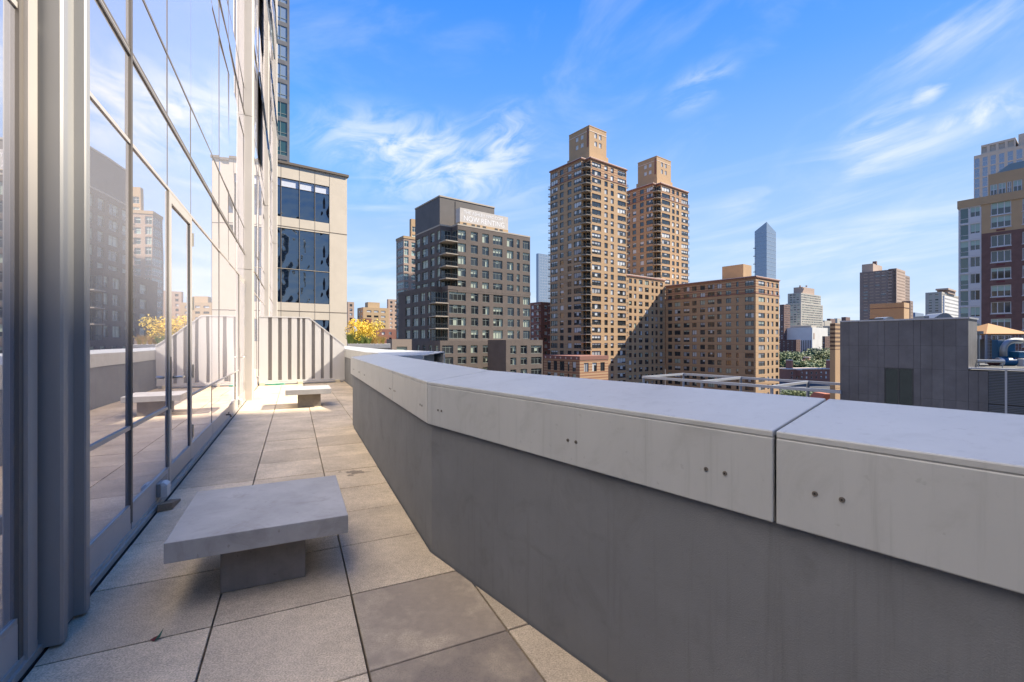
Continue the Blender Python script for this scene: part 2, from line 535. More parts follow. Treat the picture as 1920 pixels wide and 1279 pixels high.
class MB:
    def __init__(s):
        s.v, s.f, s.m = [], [], []

    def face(s, pts, mi=0):
        b = len(s.v)
        s.v += [tuple(p) for p in pts]
        s.f.append(tuple(range(b, b + len(pts))))
        s.m.append(mi)

    def hexa(s, p, mi=0):
        """p: four bottom points ccw then four top points"""
        b = len(s.v)
        s.v += [tuple(q) for q in p]
        for q in ((3, 2, 1, 0), (4, 5, 6, 7), (0, 1, 5, 4), (1, 2, 6, 5), (2, 3, 7, 6), (3, 0, 4, 7)):
            s.f.append(tuple(b + i for i in q))
            s.m.append(mi)

    def box(s, x0, x1, y0, y1, z0, z1, mi=0):
        s.hexa([(x0, y0, z0), (x1, y0, z0), (x1, y1, z0), (x0, y1, z0),
                (x0, y0, z1), (x1, y0, z1), (x1, y1, z1), (x0, y1, z1)], mi)

    def prism(s, poly, z0, z1, mi=0, top=None):
        n = len(poly)
        b = len(s.v)
        s.v += [(p[0], p[1], z0) for p in poly] + [(p[0], p[1], z1) for p in poly]
        s.f.append(tuple(b + i for i in reversed(range(n)))); s.m.append(mi)
        s.f.append(tuple(b + n + i for i in range(n))); s.m.append(mi if top is None else top)
        for i in range(n):
            j = (i + 1) % n
            s.f.append((b + i, b + j, b + n + j, b + n + i)); s.m.append(mi)

    def tube(s, pts, r, n=8, mi=0):
        pts = [Vector(p) for p in pts]
        rs = r if isinstance(r, (list, tuple)) else [r] * len(pts)
        b = len(s.v)
        for i, p in enumerate(pts):
            t = (pts[min(i + 1, len(pts) - 1)] - pts[max(i - 1, 0)]).normalized()
            a = t.orthogonal().normalized() if i == 0 else (a - t * a.dot(t)).normalized()
            c = t.cross(a)
            for k in range(n):
                w = 2 * math.pi * k / n
                s.v.append(tuple(p + (a * math.cos(w) + c * math.sin(w)) * rs[i]))
        for i in range(len(pts) - 1):
            for k in range(n):
                k2 = (k + 1) % n
                s.f.append((b + i * n + k, b + i * n + k2, b + (i + 1) * n + k2, b + (i + 1) * n + k)); s.m.append(mi)
        s.f.append(tuple(b + k for k in reversed(range(n)))); s.m.append(mi)
        e = b + (len(pts) - 1) * n
        s.f.append(tuple(e + k for k in range(n))); s.m.append(mi)

    def mesh(s, name, mats):
        me = bpy.data.meshes.new(name)
        me.from_pydata(s.v, [], s.f)
        for m in (mats if isinstance(mats, (list, tuple)) else [mats]):
            me.materials.append(m)
        if any(s.m):
            me.polygons.foreach_set('material_index', s.m)
        me.update()
        return me

    def build(s, name, mats, parent=None, bevel=0, smooth=False):
        o = bpy.data.objects.new(name, s.mesh(name, mats))
        link(o, parent)
        if bevel:
            md = o.modifiers.new('bevel', 'BEVEL')
            md.width = bevel
            md.segments = 2
            md.limit_method = 'ANGLE'
        if smooth:
            for p in o.data.polygons:
                p.use_smooth = True
        return o


def add2(p, q, t=1.0):
    return (p[0] + q[0] * t, p[1] + q[1] * t)


def ratio(x):
    return (x - 960) / F


def at(x, Y):
    """plan point at depth Y seen at photo column x"""
    return (ratio(x) * Y, Y)


def tpx(P, d, x):
    """distance along the plan line P + t d at which photo column x is met"""
    m = ratio(x)
    return (m * P[1] - P[0]) / (d[0] - m * d[1])


def zat(y, Y):
    return H + (639.5 - y) * Y / F


# ------------------------------------------------------------------ terrace frame
TH = math.atan(408 / F)
cT, sT = math.cos(TH), math.sin(TH)


def D(d, s):
    """terrace plan: d = metres right of the camera across the terrace, s = metres along the glass wall"""
    return (d * cT - s * sT, d * sT + s * cT)


def D3(d, s, z):
    p = D(d, s)
    return (p[0], p[1], z)


def Dbox(mb, d0, d1, s0, s1, z0, z1, mi=0):
    mb.hexa([D3(d0, s0, z0), D3(d1, s0, z0), D3(d1, s1, z0), D3(d0, s1, z0),
             D3(d0, s0, z1), D3(d1, s0, z1), D3(d1, s1, z1), D3(d0, s1, z1)], mi)


GROUND = -38.0

# ------------------------------------------------------------------ setting
mb = MB()
mb.face([(-9000, -3000, GROUND), (9000, -3000, GROUND), (9000, 16000, GROUND), (-9000, 16000, GROUND)])
tag(mb.build('ground', M_ASPH), kind='structure')

# terrace plan: parapet polyline (inner wall faces), from near right to far
azv = lambda a: (math.sin(R(a)), math.cos(R(a)))
P1 = (-0.5020, 2.848)
dN = azv(140.7)                              # near run, towards lower right
P0 = add2(P1, dN, 6.0)
d2 = azv(-24.9)
P2 = add2(P1, d2, 4.78)
C_ = D(1.50, 10.75)
E_ = add2(C_, dN, 2.67)
F_ = D(1.50, 24.0)

# sub-floor (dark joints) and pavers
floor_poly = [D(-1.05, -3.0), add2(P0, (0, 0)), P1, P2, add2(E_, (0, 0)), C_, F_, D(-1.05, 24.0)]
mb = MB()
mb.prism(floor_poly, -0.30, -0.035)
terrace = tag(mb.build('terrace_floor', M_JOINT), kind='structure')


def clip(poly, a, b):
    """keep the part of the polygon left of the line a->b"""
    out = []
    n = len(poly)
    side = lambda p: (b[0] - a[0]) * (p[1] - a[1]) - (b[1] - a[1]) * (p[0] - a[0])
    for i in range(n):
        p, q = poly[i], poly[(i + 1) % n]
        sp, sq = side(p), side(q)
        if sp >= 0:
            out.append(p)
        if sp * sq < 0:
            t = sp / (sp - sq)
            out.append((p[0] + (q[0] - p[0]) * t, p[1] + (q[1] - p[1]) * t))
    return out


def area(poly):
    return 0.5 * sum(poly[i][0] * poly[(i + 1) % len(poly)][1] - poly[(i + 1) % len(poly)][0] * poly[i][1] for i in range(len(poly)))


TS = 0.612
_n0 = (-dN[1], dN[0])
_n0 = _n0 if _n0[0] < 0 else (-_n0[0], -_n0[1])            # into the terrace from the near run
_n2 = (-d2[1], d2[0])
P0c, P2c = add2(P0, _n0, 0.010), add2(P2, _n2, 0.010)
P1c = add2(P1, (-0.843, -0.538), 0.0101)
GAP = 0.0042
tile_n = 0
for i in range(-1, 5):
    for j in range(-6, 37):
        d0, s0 = -0.345 + TS * (i - 1) + 0, 1.885 + TS * j
        sq = [D(max(d0, -0.962) + GAP, s0 + GAP), D(d0 + TS - GAP, s0 + GAP), D(d0 + TS - GAP, s0 + TS - GAP), D(max(d0, -0.962) + GAP, s0 + TS - GAP)]
        if d0 + TS < -0.94:
            continue
        smid = s0 + TS / 2
        # the terrace widens at the parapet's corner P1: cut each side of the corner's bisector on its own
        pieces = []
        if smid < 7.6:
            far_pt = add2(P1, (-0.843, -0.538), 20.0)
            nearp = clip(sq, far_pt, add2(P1, (0.843, 0.538), 20.0))
            farp = clip(sq, add2(P1, (0.843, 0.538), 20.0), far_pt)
            for pc_, (la, lb) in ((farp, (P0c, P1c)), (nearp, (P1c, P2c))):
                if len(pc_) >= 3:
                    pc_ = clip(pc_, la, lb)
                if len(pc_) >= 3 and area(pc_) > 0.003:
                    pieces.append(pc_)
        else:
            poly = sq
            if smid < 11:
                poly = clip(poly, E_, C_)
            poly = clip(poly, C_, F_) if len(poly) >= 3 and smid > 10.4 else poly
            if len(poly) >= 3 and area(poly) > 0.004:
                pieces.append(poly)
        if not pieces:
            continue
        dz = random.uniform(-0.0015, 0.0015)
        tx, ty = random.uniform(-0.003, 0.003), random.uniform(-0.003, 0.003)
        cx, cy = D(d0 + TS / 2, s0 + TS / 2)
        zz = lambda p: dz + (p[0] - cx) * tx + (p[1] - cy) * ty
        mb = MB()
        for poly in pieces:
            n = len(poly)
            b = len(mb.v)
            mx_, my_ = sum(p[0] for p in poly) / n, sum(p[1] for p in poly) / n
            k_ = 0.009 if len(pieces) == 1 else 0.0
            ins = [(p[0] + (mx_ - p[0]) * k_, p[1] + (my_ - p[1]) * k_) for p in poly]
            mb.v += [(p[0], p[1], -0.034) for p in poly] + [(p[0], p[1], zz(p) - (0.003 if k_ else 0.0005)) for p in poly] + [(p[0], p[1], zz(p)) for p in ins]
            for k in range(n):
                k2 = (k + 1) % n
                mb.f.append((b + k, b + k2, b + n + k2, b + n + k))
                mb.f.append((b + n + k, b + n + k2, b + 2 * n + k2, b + 2 * n + k))
            mb.f.append(tuple(b + 2 * n + k for k in range(n)))
        mb.m = [0] * len(mb.f)
        o = mb.build('paving_tile', M_PAVER, terrace)
        dirt = 0.0
        if 0.2 < d0 < 0.5 and s0 < 2.2:
            dirt = 1.0 if s0 < 1.6 else 0.85
        elif d0 > 0.7 and s0 < 2.6:
            dirt = 0.25
        elif random.random() < 0.25:
            dirt = random.uniform(0.05, 0.2)
        o['dirt'] = dirt
        tile_n += 1

# ------------------------------------------------------------------ parapet
parapet = thing('parapet', (*P1, 0), 'grey parapet with broad metal coping zigzagging along the terrace edge', 'parapet')
OV, CW = 0.028, 0.45
ZB, ZI, ZO = 0.805, 1.066, 1.122


def left_n(u):
    return (-u[1], u[0])


def run(A, B, name_wall=True, back=0.36):
    """wall face A->B (terrace on its left)"""
    u = Vector((B[0] - A[0], B[1] - A[1])).normalized()
    n = (u[1], -u[0])                      # outward, away from the terrace
    m = MB()
    a2, b2 = add2(A, n, back), add2(B, n, back)
    m.prism([A, a2, b2, B][::-1] if area([A, a2, b2, B]) < 0 else [A, a2, b2, B], -0.3, ZB + 0.05)
    return m.build('wall_section', M_STUCCO, parapet)


def mitre(A, B, C, off):
    """offset the corner B of the polyline A-B-C to the right by off"""
    u = Vector((B[0] - A[0], B[1] - A[1])).normalized()
    v = Vector((C[0] - B[0], C[1] - B[1])).normalized()
    n1, n2 = Vector((u.y, -u.x)), Vector((v.y, -v.x))
    b = (n1 + n2).normalized()
    k = off / b.dot(n1)
    return (B[0] + b.x * k, B[1] + b.y * k)


def coping_panel(a_in, a_out, b_in, b_out):
    """one bent sheet: inner drop, sloping top, outer drop; a->b along the run"""
    m = MB()
    th = 0.02
    m.hexa([(*a_in, ZI - th), (*a_out, ZO - th), (*b_out, ZO - th), (*b_in, ZI - th),
            (*a_in, ZI), (*a_out, ZO), (*b_out, ZO), (*b_in, ZI)])
    ua = Vector((a_out[0] - a_in[0], a_out[1] - a_in[1])).normalized()
    ub = Vector((b_out[0] - b_in[0], b_out[1] - b_in[1])).normalized()
    ia, ib = add2(a_in, ua, 0.02), add2(b_in, ub, 0.02)
    m.hexa([(*a_in, ZB), (*ia, ZB), (*ib, ZB), (*b_in, ZB), (*a_in, ZI - th), (*ia, ZI - th + .002), (*ib, ZI - th + .002), (*b_in, ZI - th)])
    oa, ob = add2(a_out, ua, -0.02), add2(b_out, ub, -0.02)
    m.hexa([(*oa, ZB), (*a_out, ZB), (*b_out, ZB), (*ob, ZB), (*oa, ZO - th), (*a_out, ZO - th), (*b_out, ZO - th), (*ob, ZO - th)])
    o = m.build('coping_panel', M_COPING, parapet, bevel=0.004)
    return o


def screws(panel, A, u, ts, z):
    n = (-u[1], u[0])
    for t in ts:
        p = add2(add2(A, u, t), n, 0.0)
        m = MB()
        c = Vector((p[0], p[1], z))
        nn = Vector((n[0], n[1], 0))
        m.tube([c - nn * 0.004, c + nn * 0.003], [0.0085, 0.0065], 10)
        m.tube([c + nn * 0.003, c + nn * 0.0036], [0.003, 0.003], 4, 1)
        m.build('screw', [M_ALU_D, M_BLACK], panel)


# near run P0->P1 then P1->P2
run(P0, P1)
run(P1, P2)
NEAR_U = (-dN[0], -dN[1])
nN = (NEAR_U[1], -NEAR_U[0])
n2_ = (d2[1], -d2[0])
Qi = mitre(P0, P1, P2, -OV)
Qo = mitre(P0, P1, P2, CW - OV)
G2 = 0.004
ts_near = [0.0, 2.0, 4.0, 6.0]           # joints measured from the corner
for a, b in zip(ts_near[:-1], ts_near[1:]):
    bi = add2(Qi, dN, a + (G2 if a else 0)) if a else Qi
    bo = add2(add2(Qi, dN, a + G2), nN, CW) if a else Qo
    ai = add2(Qi, dN, b - G2)
    ao = add2(ai, nN, CW)
    p = coping_panel(ai, ao, bi, bo)
    for t in ((0.13, 0.17, 1.20, 1.245, 1.80, 1.86) if a == 0 else (a + 0.10, a + 0.16, a + 1.0, a + 1.05)):
        screws(p, add2(Qi, dN, t), NEAR_U, [0.0], 0.905 if t < 1.5 else 0.915)
ts2 = [0.0, 1.19, 3.55, 4.81]
for a, b in zip(ts2[:-1], ts2[1:]):
    ai = add2(Qi, d2, a + G2 + (0.006 if a == 0 else 0.002))
    ao = add2(Qo, d2, 0.012) if a == 0 else add2(add2(Qi, d2, a + G2), n2_, CW)
    bi = add2(Qi, d2, b - G2)
    bo = add2(bi, n2_, CW)
    p = coping_panel(ai, ao, bi, bo)
    for t in ((0.14, 0.19, 1.07, 1.12) if a == 0 else (a + 0.08, a + 0.14, b - 0.5, b - 0.44)):
        screws(p, add2(Qi, d2, t), d2, [0.0], 0.90)
# jog, flare and far run
J0 = add2(P2, n2_, 0.40)
run(P2, E_, back=0.3)
run(E_, C_)
run(C_, F_)
Ci = mitre(E_, C_, F_, -OV)
Co = mitre(E_, C_, F_, CW - OV)
uF = Vector((F_[0] - C_[0], F_[1] - C_[1])).normalized()
nF = (uF.y, -uF.x)
Ei = add2(Ci, dN, 2.68)
coping_panel(Ei, add2(Ei, nN, CW), Ci, Co)
prev = (Ci, Co)
for t in (2.3, 4.3, 6.6, 9.0, 13.0):
    bi = add2(Ci, uF, t)
    coping_panel(add2(prev[0], uF, G2), add2(prev[1], uF, G2), bi, add2(bi, nF, CW))
    prev = (bi, add2(bi, nF, CW))
jb = add2(P2, d2, 0.06)
coping_panel(add2(add2(jb, n2_, CW), d2, 0.02), add2(add2(jb, n2_, CW), d2, 0.4), add2(Ei, (0.0, 0.02)), add2(Ei, azv(20), 0.4))

# ------------------------------------------------------------------ glass curtain wall
DG = -1.00
wall = thing('glass_curtain_wall', D3(DG, 3.0, 0), 'mirrored glass curtain wall with slim champagne frames beside the terrace', 'glass wall')
ZTOP = 25.0
seams = [-4.0, -2.6, -1.3, 0.0, 1.2, 2.50]
near_s = [2.92, 3.86, 4.87, 5.86, 7.24, 7.91, 8.96, 9.98, 10.50, 11.50]
far_s = [12.25, 13.2, 14.2, 15.2, 16.2, 17.2, 18.2, 19.55, 20.6, 21.6, 22.6, 23.6, 24.6, 25.6, 26.9, 28.0, 29.0, 30.0]
all_s = seams + near_s + far_s
zl = [0.21, 0.74, 2.65, 3.26, 3.82, 5.83, 6.36, 6.92, 8.93, 9.46, 10.02, 12.03, 12.56, 13.12, 15.13, 15.66, 16.22, 18.23, 18.76, 19.3, 21.3, 21.9, ZTOP]
heavy = {3.26, 6.36, 9.46, 12.56, 15.66, 18.76, 21.9}
doors = {(4.87, 5.86), (10.50, 11.50)}
pane_cache = {}
BACK = DG - 0.10


def pane(s0, s1, z0, z1, parent):
    """each pane is set at its own slight angle, as glass in a wall like this is"""
    key = (round(s1 - s0, 3), round(z1 - z0, 3))
    if key not in pane_cache:
        w, h = s1 - s0, z1 - z0
        m = MB()
        g = 0.006
        m.box(g, w - g, 0, 0.012, g, h - g)
        pane_cache[key] = m.mesh('pane', M_MIRROR)
    o = bpy.data.objects.new('pane', pane_cache[key])
    # local x along +s, local y into the building
    p = D3(DG, s0, z0)
    rot = Matrix.Rotation(math.atan2(cT, -sT), 4, 'Z')
    k = 0.0016 if s0 < 7 else 0.006
    t = Matrix.Rotation(random.gauss(0, k), 4, 'Z') @ Matrix.Rotation(random.gauss(0, k * 0.5), 4, 'X')
    return link(o, parent, Matrix.Translation(p) @ rot @ t)


cols = list(zip(all_s[:-1], all_s[1:]))
for (a, b) in cols:
    if (a, b) == (2.50, 2.92):
        continue                              # behind the near column
    isdoor = (a, b) in doors
    rows = [(zl[i], zl[i + 1]) for i in range(len(zl) - 1)]
    if a < 2:
        rows = [(0.21, 2.65)] + rows[2:]
    if a >= 12.2 or a < 0:                   # far and unseen bays: storey-high lights only
        rows = [(0.21, 3.26)] + [(h0, h0 + 3.1) for h0 in (3.26, 6.36, 9.46, 12.56, 15.66, 18.76)]
    if 2.9 < a < 12.2:
        rows = [r for r in rows if not (isdoor and r[1] <= 2.66)]
    for z0, z1 in rows:
        pane(a, b, z0, z1, wall)
    if not isdoor and a > -2:
        m = MB()
        Dbox(m, BACK, DG + 0.012, a + 0.01, b - 0.01, 0.055, 0.20)
        m.build('sill_panel', M_PANEL, wall)
# dark core behind the panes
m = MB()
Dbox(m, DG - 6.0, DG - 0.03, -4.0, 30.0, -0.3, ZTOP)
m.build('inner_wall', M_BLACK, wall)
# transoms
for z in zl[:-1]:
    hv = z in heavy
    m = MB()
    if z == 0.74:
        Dbox(m, BACK + 0.075, DG + 0.012, 2.95, 4.84, z - 0.013, z + 0.013, 0)
        Dbox(m, BACK + 0.075, DG + 0.010, 5.90, 10.47, z - 0.010, z + 0.010, 0)
    elif hv:
        Dbox(m, DG - 0.02, DG + 0.012, -4, 30, z - 0.030, z - 0.010, 1)
        Dbox(m, DG - 0.02, DG + 0.008, -4, 30, z - 0.0095, z + 0.006, 0)
        Dbox(m, DG - 0.02, DG + 0.010, -4, 30, z + 0.0065, z + 0.022, 1)
    else:
        Dbox(m, DG - 0.02, DG + (0.011 if z < 3 else 0.004), -4, 30, z - 0.012, z + 0.012, 0 if z < 3 else 1)
    m.build('transom', [M_ALU, M_ALU_D], wall)
# mullions (the third seam is a heavy one)
for s in near_s[1:] + far_s[:12]:
    m = MB()
    if s == 3.86:
        Dbox(m, DG - 0.02, DG + 0.016, s - 0.016, s - 0.005, 0.10, ZTOP, 1)
        Dbox(m, DG - 0.02, DG + 0.008, s - 0.0045, s + 0.005, 0.10, ZTOP, 0)
        Dbox(m, DG - 0.02, DG + 0.016, s + 0.0055, s + 0.016, 0.10, ZTOP, 1)
    else:
        Dbox(m, DG - 0.02, DG + 0.003, s - 0.007, s + 0.007, 0.2, ZTOP, 1)
    m.build('mullion', [M_ALU, M_ALU_D], wall)
# base track in two steps, dark gap at the paving
m = MB()
Dbox(m, BACK, DG + 0.020, 2.3, 30, 0.035, 0.056, 0)
Dbox(m, BACK, DG + 0.034, 2.3, 30, 0.002, 0.034, 0)
Dbox(m, BACK, DG + 0.0385, -4, 30, -0.03, 0.0015, 1)
m.build('base_track', [M_ALU, M_BLACK], wall)


def door(s0, s1, lab, handle_left=True):
    dr = empty('door', D3(DG, s0, 0))
    dr.parent = wall
    dr.matrix_parent_inverse = WM[wall.name].inverted()
    dr['label'] = lab
    WM[dr.name] = Matrix.Translation(D3(DG, s0, 0))
    f = 0.085
    m = MB()
    Dbox(m, DG - 0.02, DG + 0.016, s0 + 0.01, s0 + f, 0.07, 2.63)
    Dbox(m, DG - 0.02, DG + 0.016, s1 - f, s1 - 0.01, 0.07, 2.63)
    Dbox(m, DG - 0.02, DG + 0.015, s0 + f, s1 - f, 2.63 - f, 2.63)
    Dbox(m, DG - 0.02, DG + 0.015, s0 + f, s1 - f, 0.07, 0.22)
    m.build('door_frame', M_ALU, dr, bevel=0.003)
    m = MB()
    Dbox(m, DG - 0.018, DG + 0.006, s0 + f - 0.001, s0 + f + 0.012, 0.22, 2.63 - f)
    Dbox(m, DG - 0.018, DG + 0.006, s1 - f - 0.014, s1 - f + 0.001, 0.22, 2.63 - f)
    m.build('gasket', M_BLACK, dr)
    pane(s0 + f, s1 - f, 0.22, 2.63 - f, dr)
    m = MB()
    sh = s0 + 0.052
    Dbox(m, DG + 0.0165, DG + 0.020, sh - 0.016, sh + 0.016, 0.72, 1.18)
    m.build('lock_plate', M_ALU_D, dr)
    m = MB()
    z = 1.0
    m.tube([D3(DG + 0.03, sh, z), D3(DG + 0.085, sh, z), D3(DG + 0.092, sh + 0.03, z), D3(DG + 0.088, sh + 0.14, z - 0.004)], [0.012, 0.011, 0.010, 0.008], 10)
    m.build('handle', M_STEEL, dr, smooth=True)
    for z in (0.36, 1.0, 1.72, 2.40):
        m = MB()
        m.tube([D3(DG + 0.022, s1 - 0.006, z - 0.07), D3(DG + 0.022, s1 - 0.006, z + 0.07)], 0.011, 8)
        m.build('hinge', M_STEEL, dr)


door(4.87, 5.86, 'glass door with a lever handle behind the near bench')
door(10.50, 11.50, 'far glass door by the pale column')
# open awning lights high on the wall
for (s0, s1, zb, zt, a) in ((15.6, 17.6, 7.1, 9.4, 6), (16.2, 18.4, 11.4, 13.9, 7), (21.2, 23.4, 10.2, 13.3, 5.5), (21.2, 23.4, 14.9, 17.2, 6)):
    m = MB()
    hh = zt - zb
    o_ = math.sin(R(a)) * hh
    z_ = zt - math.cos(R(a)) * hh
    e = 0.05
    m.hexa([D3(DG + 0.03 + o_, s0, z_), D3(DG + 0.03 + o_ + e, s0, z_), D3(DG + 0.03 + o_ + e, s1, z_), D3(DG + 0.03 + o_, s1, z_),
            D3(DG + 0.03, s0, zt), D3(DG + 0.03 + e, s0, zt), D3(DG + 0.03 + e, s1, zt), D3(DG + 0.03, s1, zt)])
    m.build('open_light', M_BLUEGL, wall)
    m = MB()
    Dbox(m, DG + 0.012, DG + 0.02, s0, s1, z_, zt)
    m.build('dark_opening', M_BLACK, wall)


# ribbed metal columns in front of the glass
def column(s0, ln, mats, lab, joints, ztop=ZTOP, dmax=0.098):
    base = thing('column', D3(DG, s0, 0), lab, 'column', 'metal clad columns along the glass wall')
    lo = 0.02
    for (z0, z1) in joints:
        m = MB()
        f, b = DG + dmax, DG - 0.03
        prof = [(b, 0), (f - 0.008, 0), (f, 0.010), (f, 0.052), (f - 0.006, 0.060), (f - 0.042, 0.074), (f - 0.042, ln * 0.78),
                (f - 0.006, ln * 0.80), (f, ln * 0.82), (f, ln - 0.012), (f - 0.008, ln), (b, ln)]
        m.prism([D(p[0], s0 + p[1]) for p in prof], z0, z1)
        m.build('cladding', mats, base)
    return base


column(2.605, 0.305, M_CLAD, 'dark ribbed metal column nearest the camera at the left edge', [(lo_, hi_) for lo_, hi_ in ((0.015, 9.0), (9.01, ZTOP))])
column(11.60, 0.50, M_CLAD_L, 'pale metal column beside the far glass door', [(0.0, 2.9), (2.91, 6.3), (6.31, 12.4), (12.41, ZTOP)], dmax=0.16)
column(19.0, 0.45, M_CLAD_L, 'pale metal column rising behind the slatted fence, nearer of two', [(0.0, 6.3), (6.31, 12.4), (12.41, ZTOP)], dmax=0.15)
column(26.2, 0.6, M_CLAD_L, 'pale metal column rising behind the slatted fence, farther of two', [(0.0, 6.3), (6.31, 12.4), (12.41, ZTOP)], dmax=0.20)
# frame left of the near column
m = MB()
Dbox(m, DG - 0.02, DG + 0.016, 2.47, 2.50, 0.0, ZTOP, 1)
Dbox(m, DG - 0.02, DG + 0.030, 2.50, 2.575, 0.0, ZTOP, 0)
Dbox(m, DG - 0.02, DG + 0.005, 2.575, 2.604, 0.0, ZTOP, 1)
m.build('mullion', [M_ALU, M_ALU_D], wall)

# ------------------------------------------------------------------ benches
def bench(d0, d1, s0, s1, pd0, pd1, ps0, ps1, lab):
    b = thing('bench', D3((pd0 + pd1) / 2, (ps0 + ps1) / 2, 0), lab, 'bench', 'concrete benches on the terrace')
    m = MB()
    Dbox(m, d0, d1, s0, s1, 0.266, 0.365)
    m.build('seat', M_CONC, b, bevel=0.004)
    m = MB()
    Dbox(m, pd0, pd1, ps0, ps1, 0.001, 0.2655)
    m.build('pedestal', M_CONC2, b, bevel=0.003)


bench(-0.557, 0.267, 2.644, 3.468, -0.349, 0.056, 2.80, 3.31, 'square grey concrete slab bench on a block pedestal in the foreground')
bench(-0.16, 0.67, 9.82, 10.64, 0.06, 0.48, 9.97, 10.47, 'pale concrete slab bench standing in sunlight before the slatted fence')

# ------------------------------------------------------------------ slatted fence
F1, F2 = (-7.50, 13.50), (-5.42, 14.72)
fu = Vector((F2[0] - F1[0], F2[1] - F1[1]))
FL = fu.length
fu.normalize()
fnv = (fu.y, -fu.x)                          # towards the camera
fence = thing('slatted_screen', (*F1, 0), 'pale grey vertical board screen with a sloping right end closing the terrace', 'fence')


def FB(m, t0, t1, o0, o1, z0, z1a, z1b=None, mi=0):
    z1b = z1a if z1b is None else z1b
    P = lambda t, o, z: (F1[0] + fu.x * t + fnv[0] * o, F1[1] + fu.y * t + fnv[1] * o, z)
    m.hexa([P(t0, o1, z0), P(t1, o1, z0), P(t1, o0, z0), P(t0, o0, z0), P(t0, o1, z1a), P(t1, o1, z1b), P(t1, o0, z1b), P(t0, o0, z1a)], mi)


TB = 1.36


def ftop(t):
    return 2.06 if t <= TB else 2.06 - (t - TB) / (FL - TB) * 0.86


m = MB()
FB(m, 0, TB, -0.03, 0.0, 0.14, 2.04)
FB(m, TB, FL, -0.03, 0.0, 0.14, 2.04, 1.18)
m.build('backing_sheet', M_FENCE_D, fence)
edges = [0.0, 0.235, 0.335, 0.50, 0.60, 0.765, 0.865, 1.02, 1.10, 1.165, 1.25, 1.43, 1.53, 1.70, 1.79, 1.96, 2.05, FL]
for k in range(0, len(edges) - 1, 2):
    a, b = edges[k], edges[k + 1]
    m = MB()
    if a < TB < b:
        FB(m, a, TB, 0.001, 0.035, 0.10, 2.03)
        FB(m, TB, b, 0.001, 0.035, 0.10, 2.03, ftop(b) - 0.03)
    else:
        FB(m, a, b, 0.001, 0.035, 0.10, ftop(a) - 0.03, ftop(b) - 0.03)
    m.build('board', M_FENCE, fence)
m = MB()
FB(m, -0.01, TB, -0.04, 0.045, 2.03, 2.065)
m.build('top_rail', M_FENCE, fence)
m = MB()
P = lambda t, o, z: (F1[0] + fu.x * t + fnv[0] * o, F1[1] + fu.y * t + fnv[1] * o, z)
m.hexa([P(TB, 0.045, 2.03), P(FL, 0.045, 1.17), P(FL, -0.04, 1.17), P(TB, -0.04, 2.03), P(TB, 0.045, 2.065), P(FL, 0.045, 1.205), P(FL, -0.04, 1.205), P(TB, -0.04, 2.065)])
m.build('sloping_rail', M_FENCE, fence)
m = MB()
FB(m, 0, FL, -0.035, 0.05, 0.07, 0.125)
m.build('bottom_rail', M_FENCE, fence)
for t in (0.0, 1.03, 2.12):
    m = MB()
    FB(m, t, t + 0.14, -0.06, 0.14, 0.0, 0.085)
    m.build('foot_block', M_BLOCK, fence, bevel=0.004)
m = MB()
m.tube([P(0.1, 0.10, 0.03), P(FL - 0.05, 0.10, 0.03)], 0.028, 10)
tag(m.build('drain_pipe', M_CLAD, None), 'grey pipe lying on the paving along the foot of the board screen', 'pipe')
m = MB()
hp = [P(0.15 + 0.55 * (0.5 + 0.5 * math.sin(k * 0.9)), 0.17 + 0.03 * math.sin(k * 2.3), 0.014 + 0.004 * k) for k in range(9)]
m.tube(hp, 0.010, 6)
tag(m.build('garden_hose', M_GREEN), 'green garden hose lying folded at the foot of the board screen', 'hose')

# ------------------------------------------------------------------ small things at the wall
def outlet(s, lab):
    t = thing('outlet_box', D3(DG, s, 0.1), lab, 'outlet box', 'outlet boxes on the sill')
    m = MB()
    Dbox(m, DG + 0.013, DG + 0.040, s - 0.062, s + 0.062, 0.080, 0.185)
    m.build('back_box', M_CLAD, t, bevel=0.003)
    m = MB()
    Dbox(m, DG + 0.0405, DG + 0.085, s - 0.055, s + 0.055, 0.075, 0.17)
    m.hexa([D3(DG + 0.0405, s - 0.055, 0.1705), D3(DG + 0.085, s - 0.055, 0.1705), D3(DG + 0.085, s + 0.055, 0.1705), D3(DG + 0.0405, s + 0.055, 0.1705),
            D3(DG + 0.0405, s - 0.045, 0.19), D3(DG + 0.06, s - 0.045, 0.19), D3(DG + 0.06, s + 0.045, 0.19), D3(DG + 0.0405, s + 0.045, 0.19)])
    m.build('cover', M_WHITEP, t, bevel=0.004)


outlet(4.52, 'white weatherproof outlet box on the sill near the front bench')
outlet(10.28, 'small white outlet box on the sill by the far glass door')
m = MB()
for k in range(7):
    Dbox(m, DG + 0.013, DG + 0.018, 4.62 + 0.028 * k, 4.634 + 0.028 * k, 0.085, 0.185)
m.build('vent_fins', M_ALU, wall)
m = MB()
a = [D3(-0.955, 4.33, 0.002), D3(-0.86, 4.36, 0.002), D3(-0.845, 4.58, 0.002), D3(-0.925, 4.58, 0.002)]
b_ = [D3(-0.955, 4.335, 0.058), D3(-0.862, 4.365, 0.055), D3(-0.85, 4.58, 0.018), D3(-0.925, 4.58, 0.022)]
m.hexa(a + b_)
tag(m.build('door_wedge', M_WOOD, bevel=0.004), 'weathered wooden wedge lying on the paving under the outlet box', 'wedge')
m = MB()
m.tube([D3(DG + 0.01, 8.55, 0.14), D3(DG + 0.07, 8.55, 0.14), D3(DG + 0.085, 8.55, 0.10)], 0.012, 8)
m.tube([D3(DG + 0.05, 8.50, 0.17), D3(DG + 0.05, 8.60, 0.17)], 0.01, 8)
tag(m.build('hose_tap', M_ALU_D, smooth=True), 'small dark hose tap low on the glass wall', 'tap')
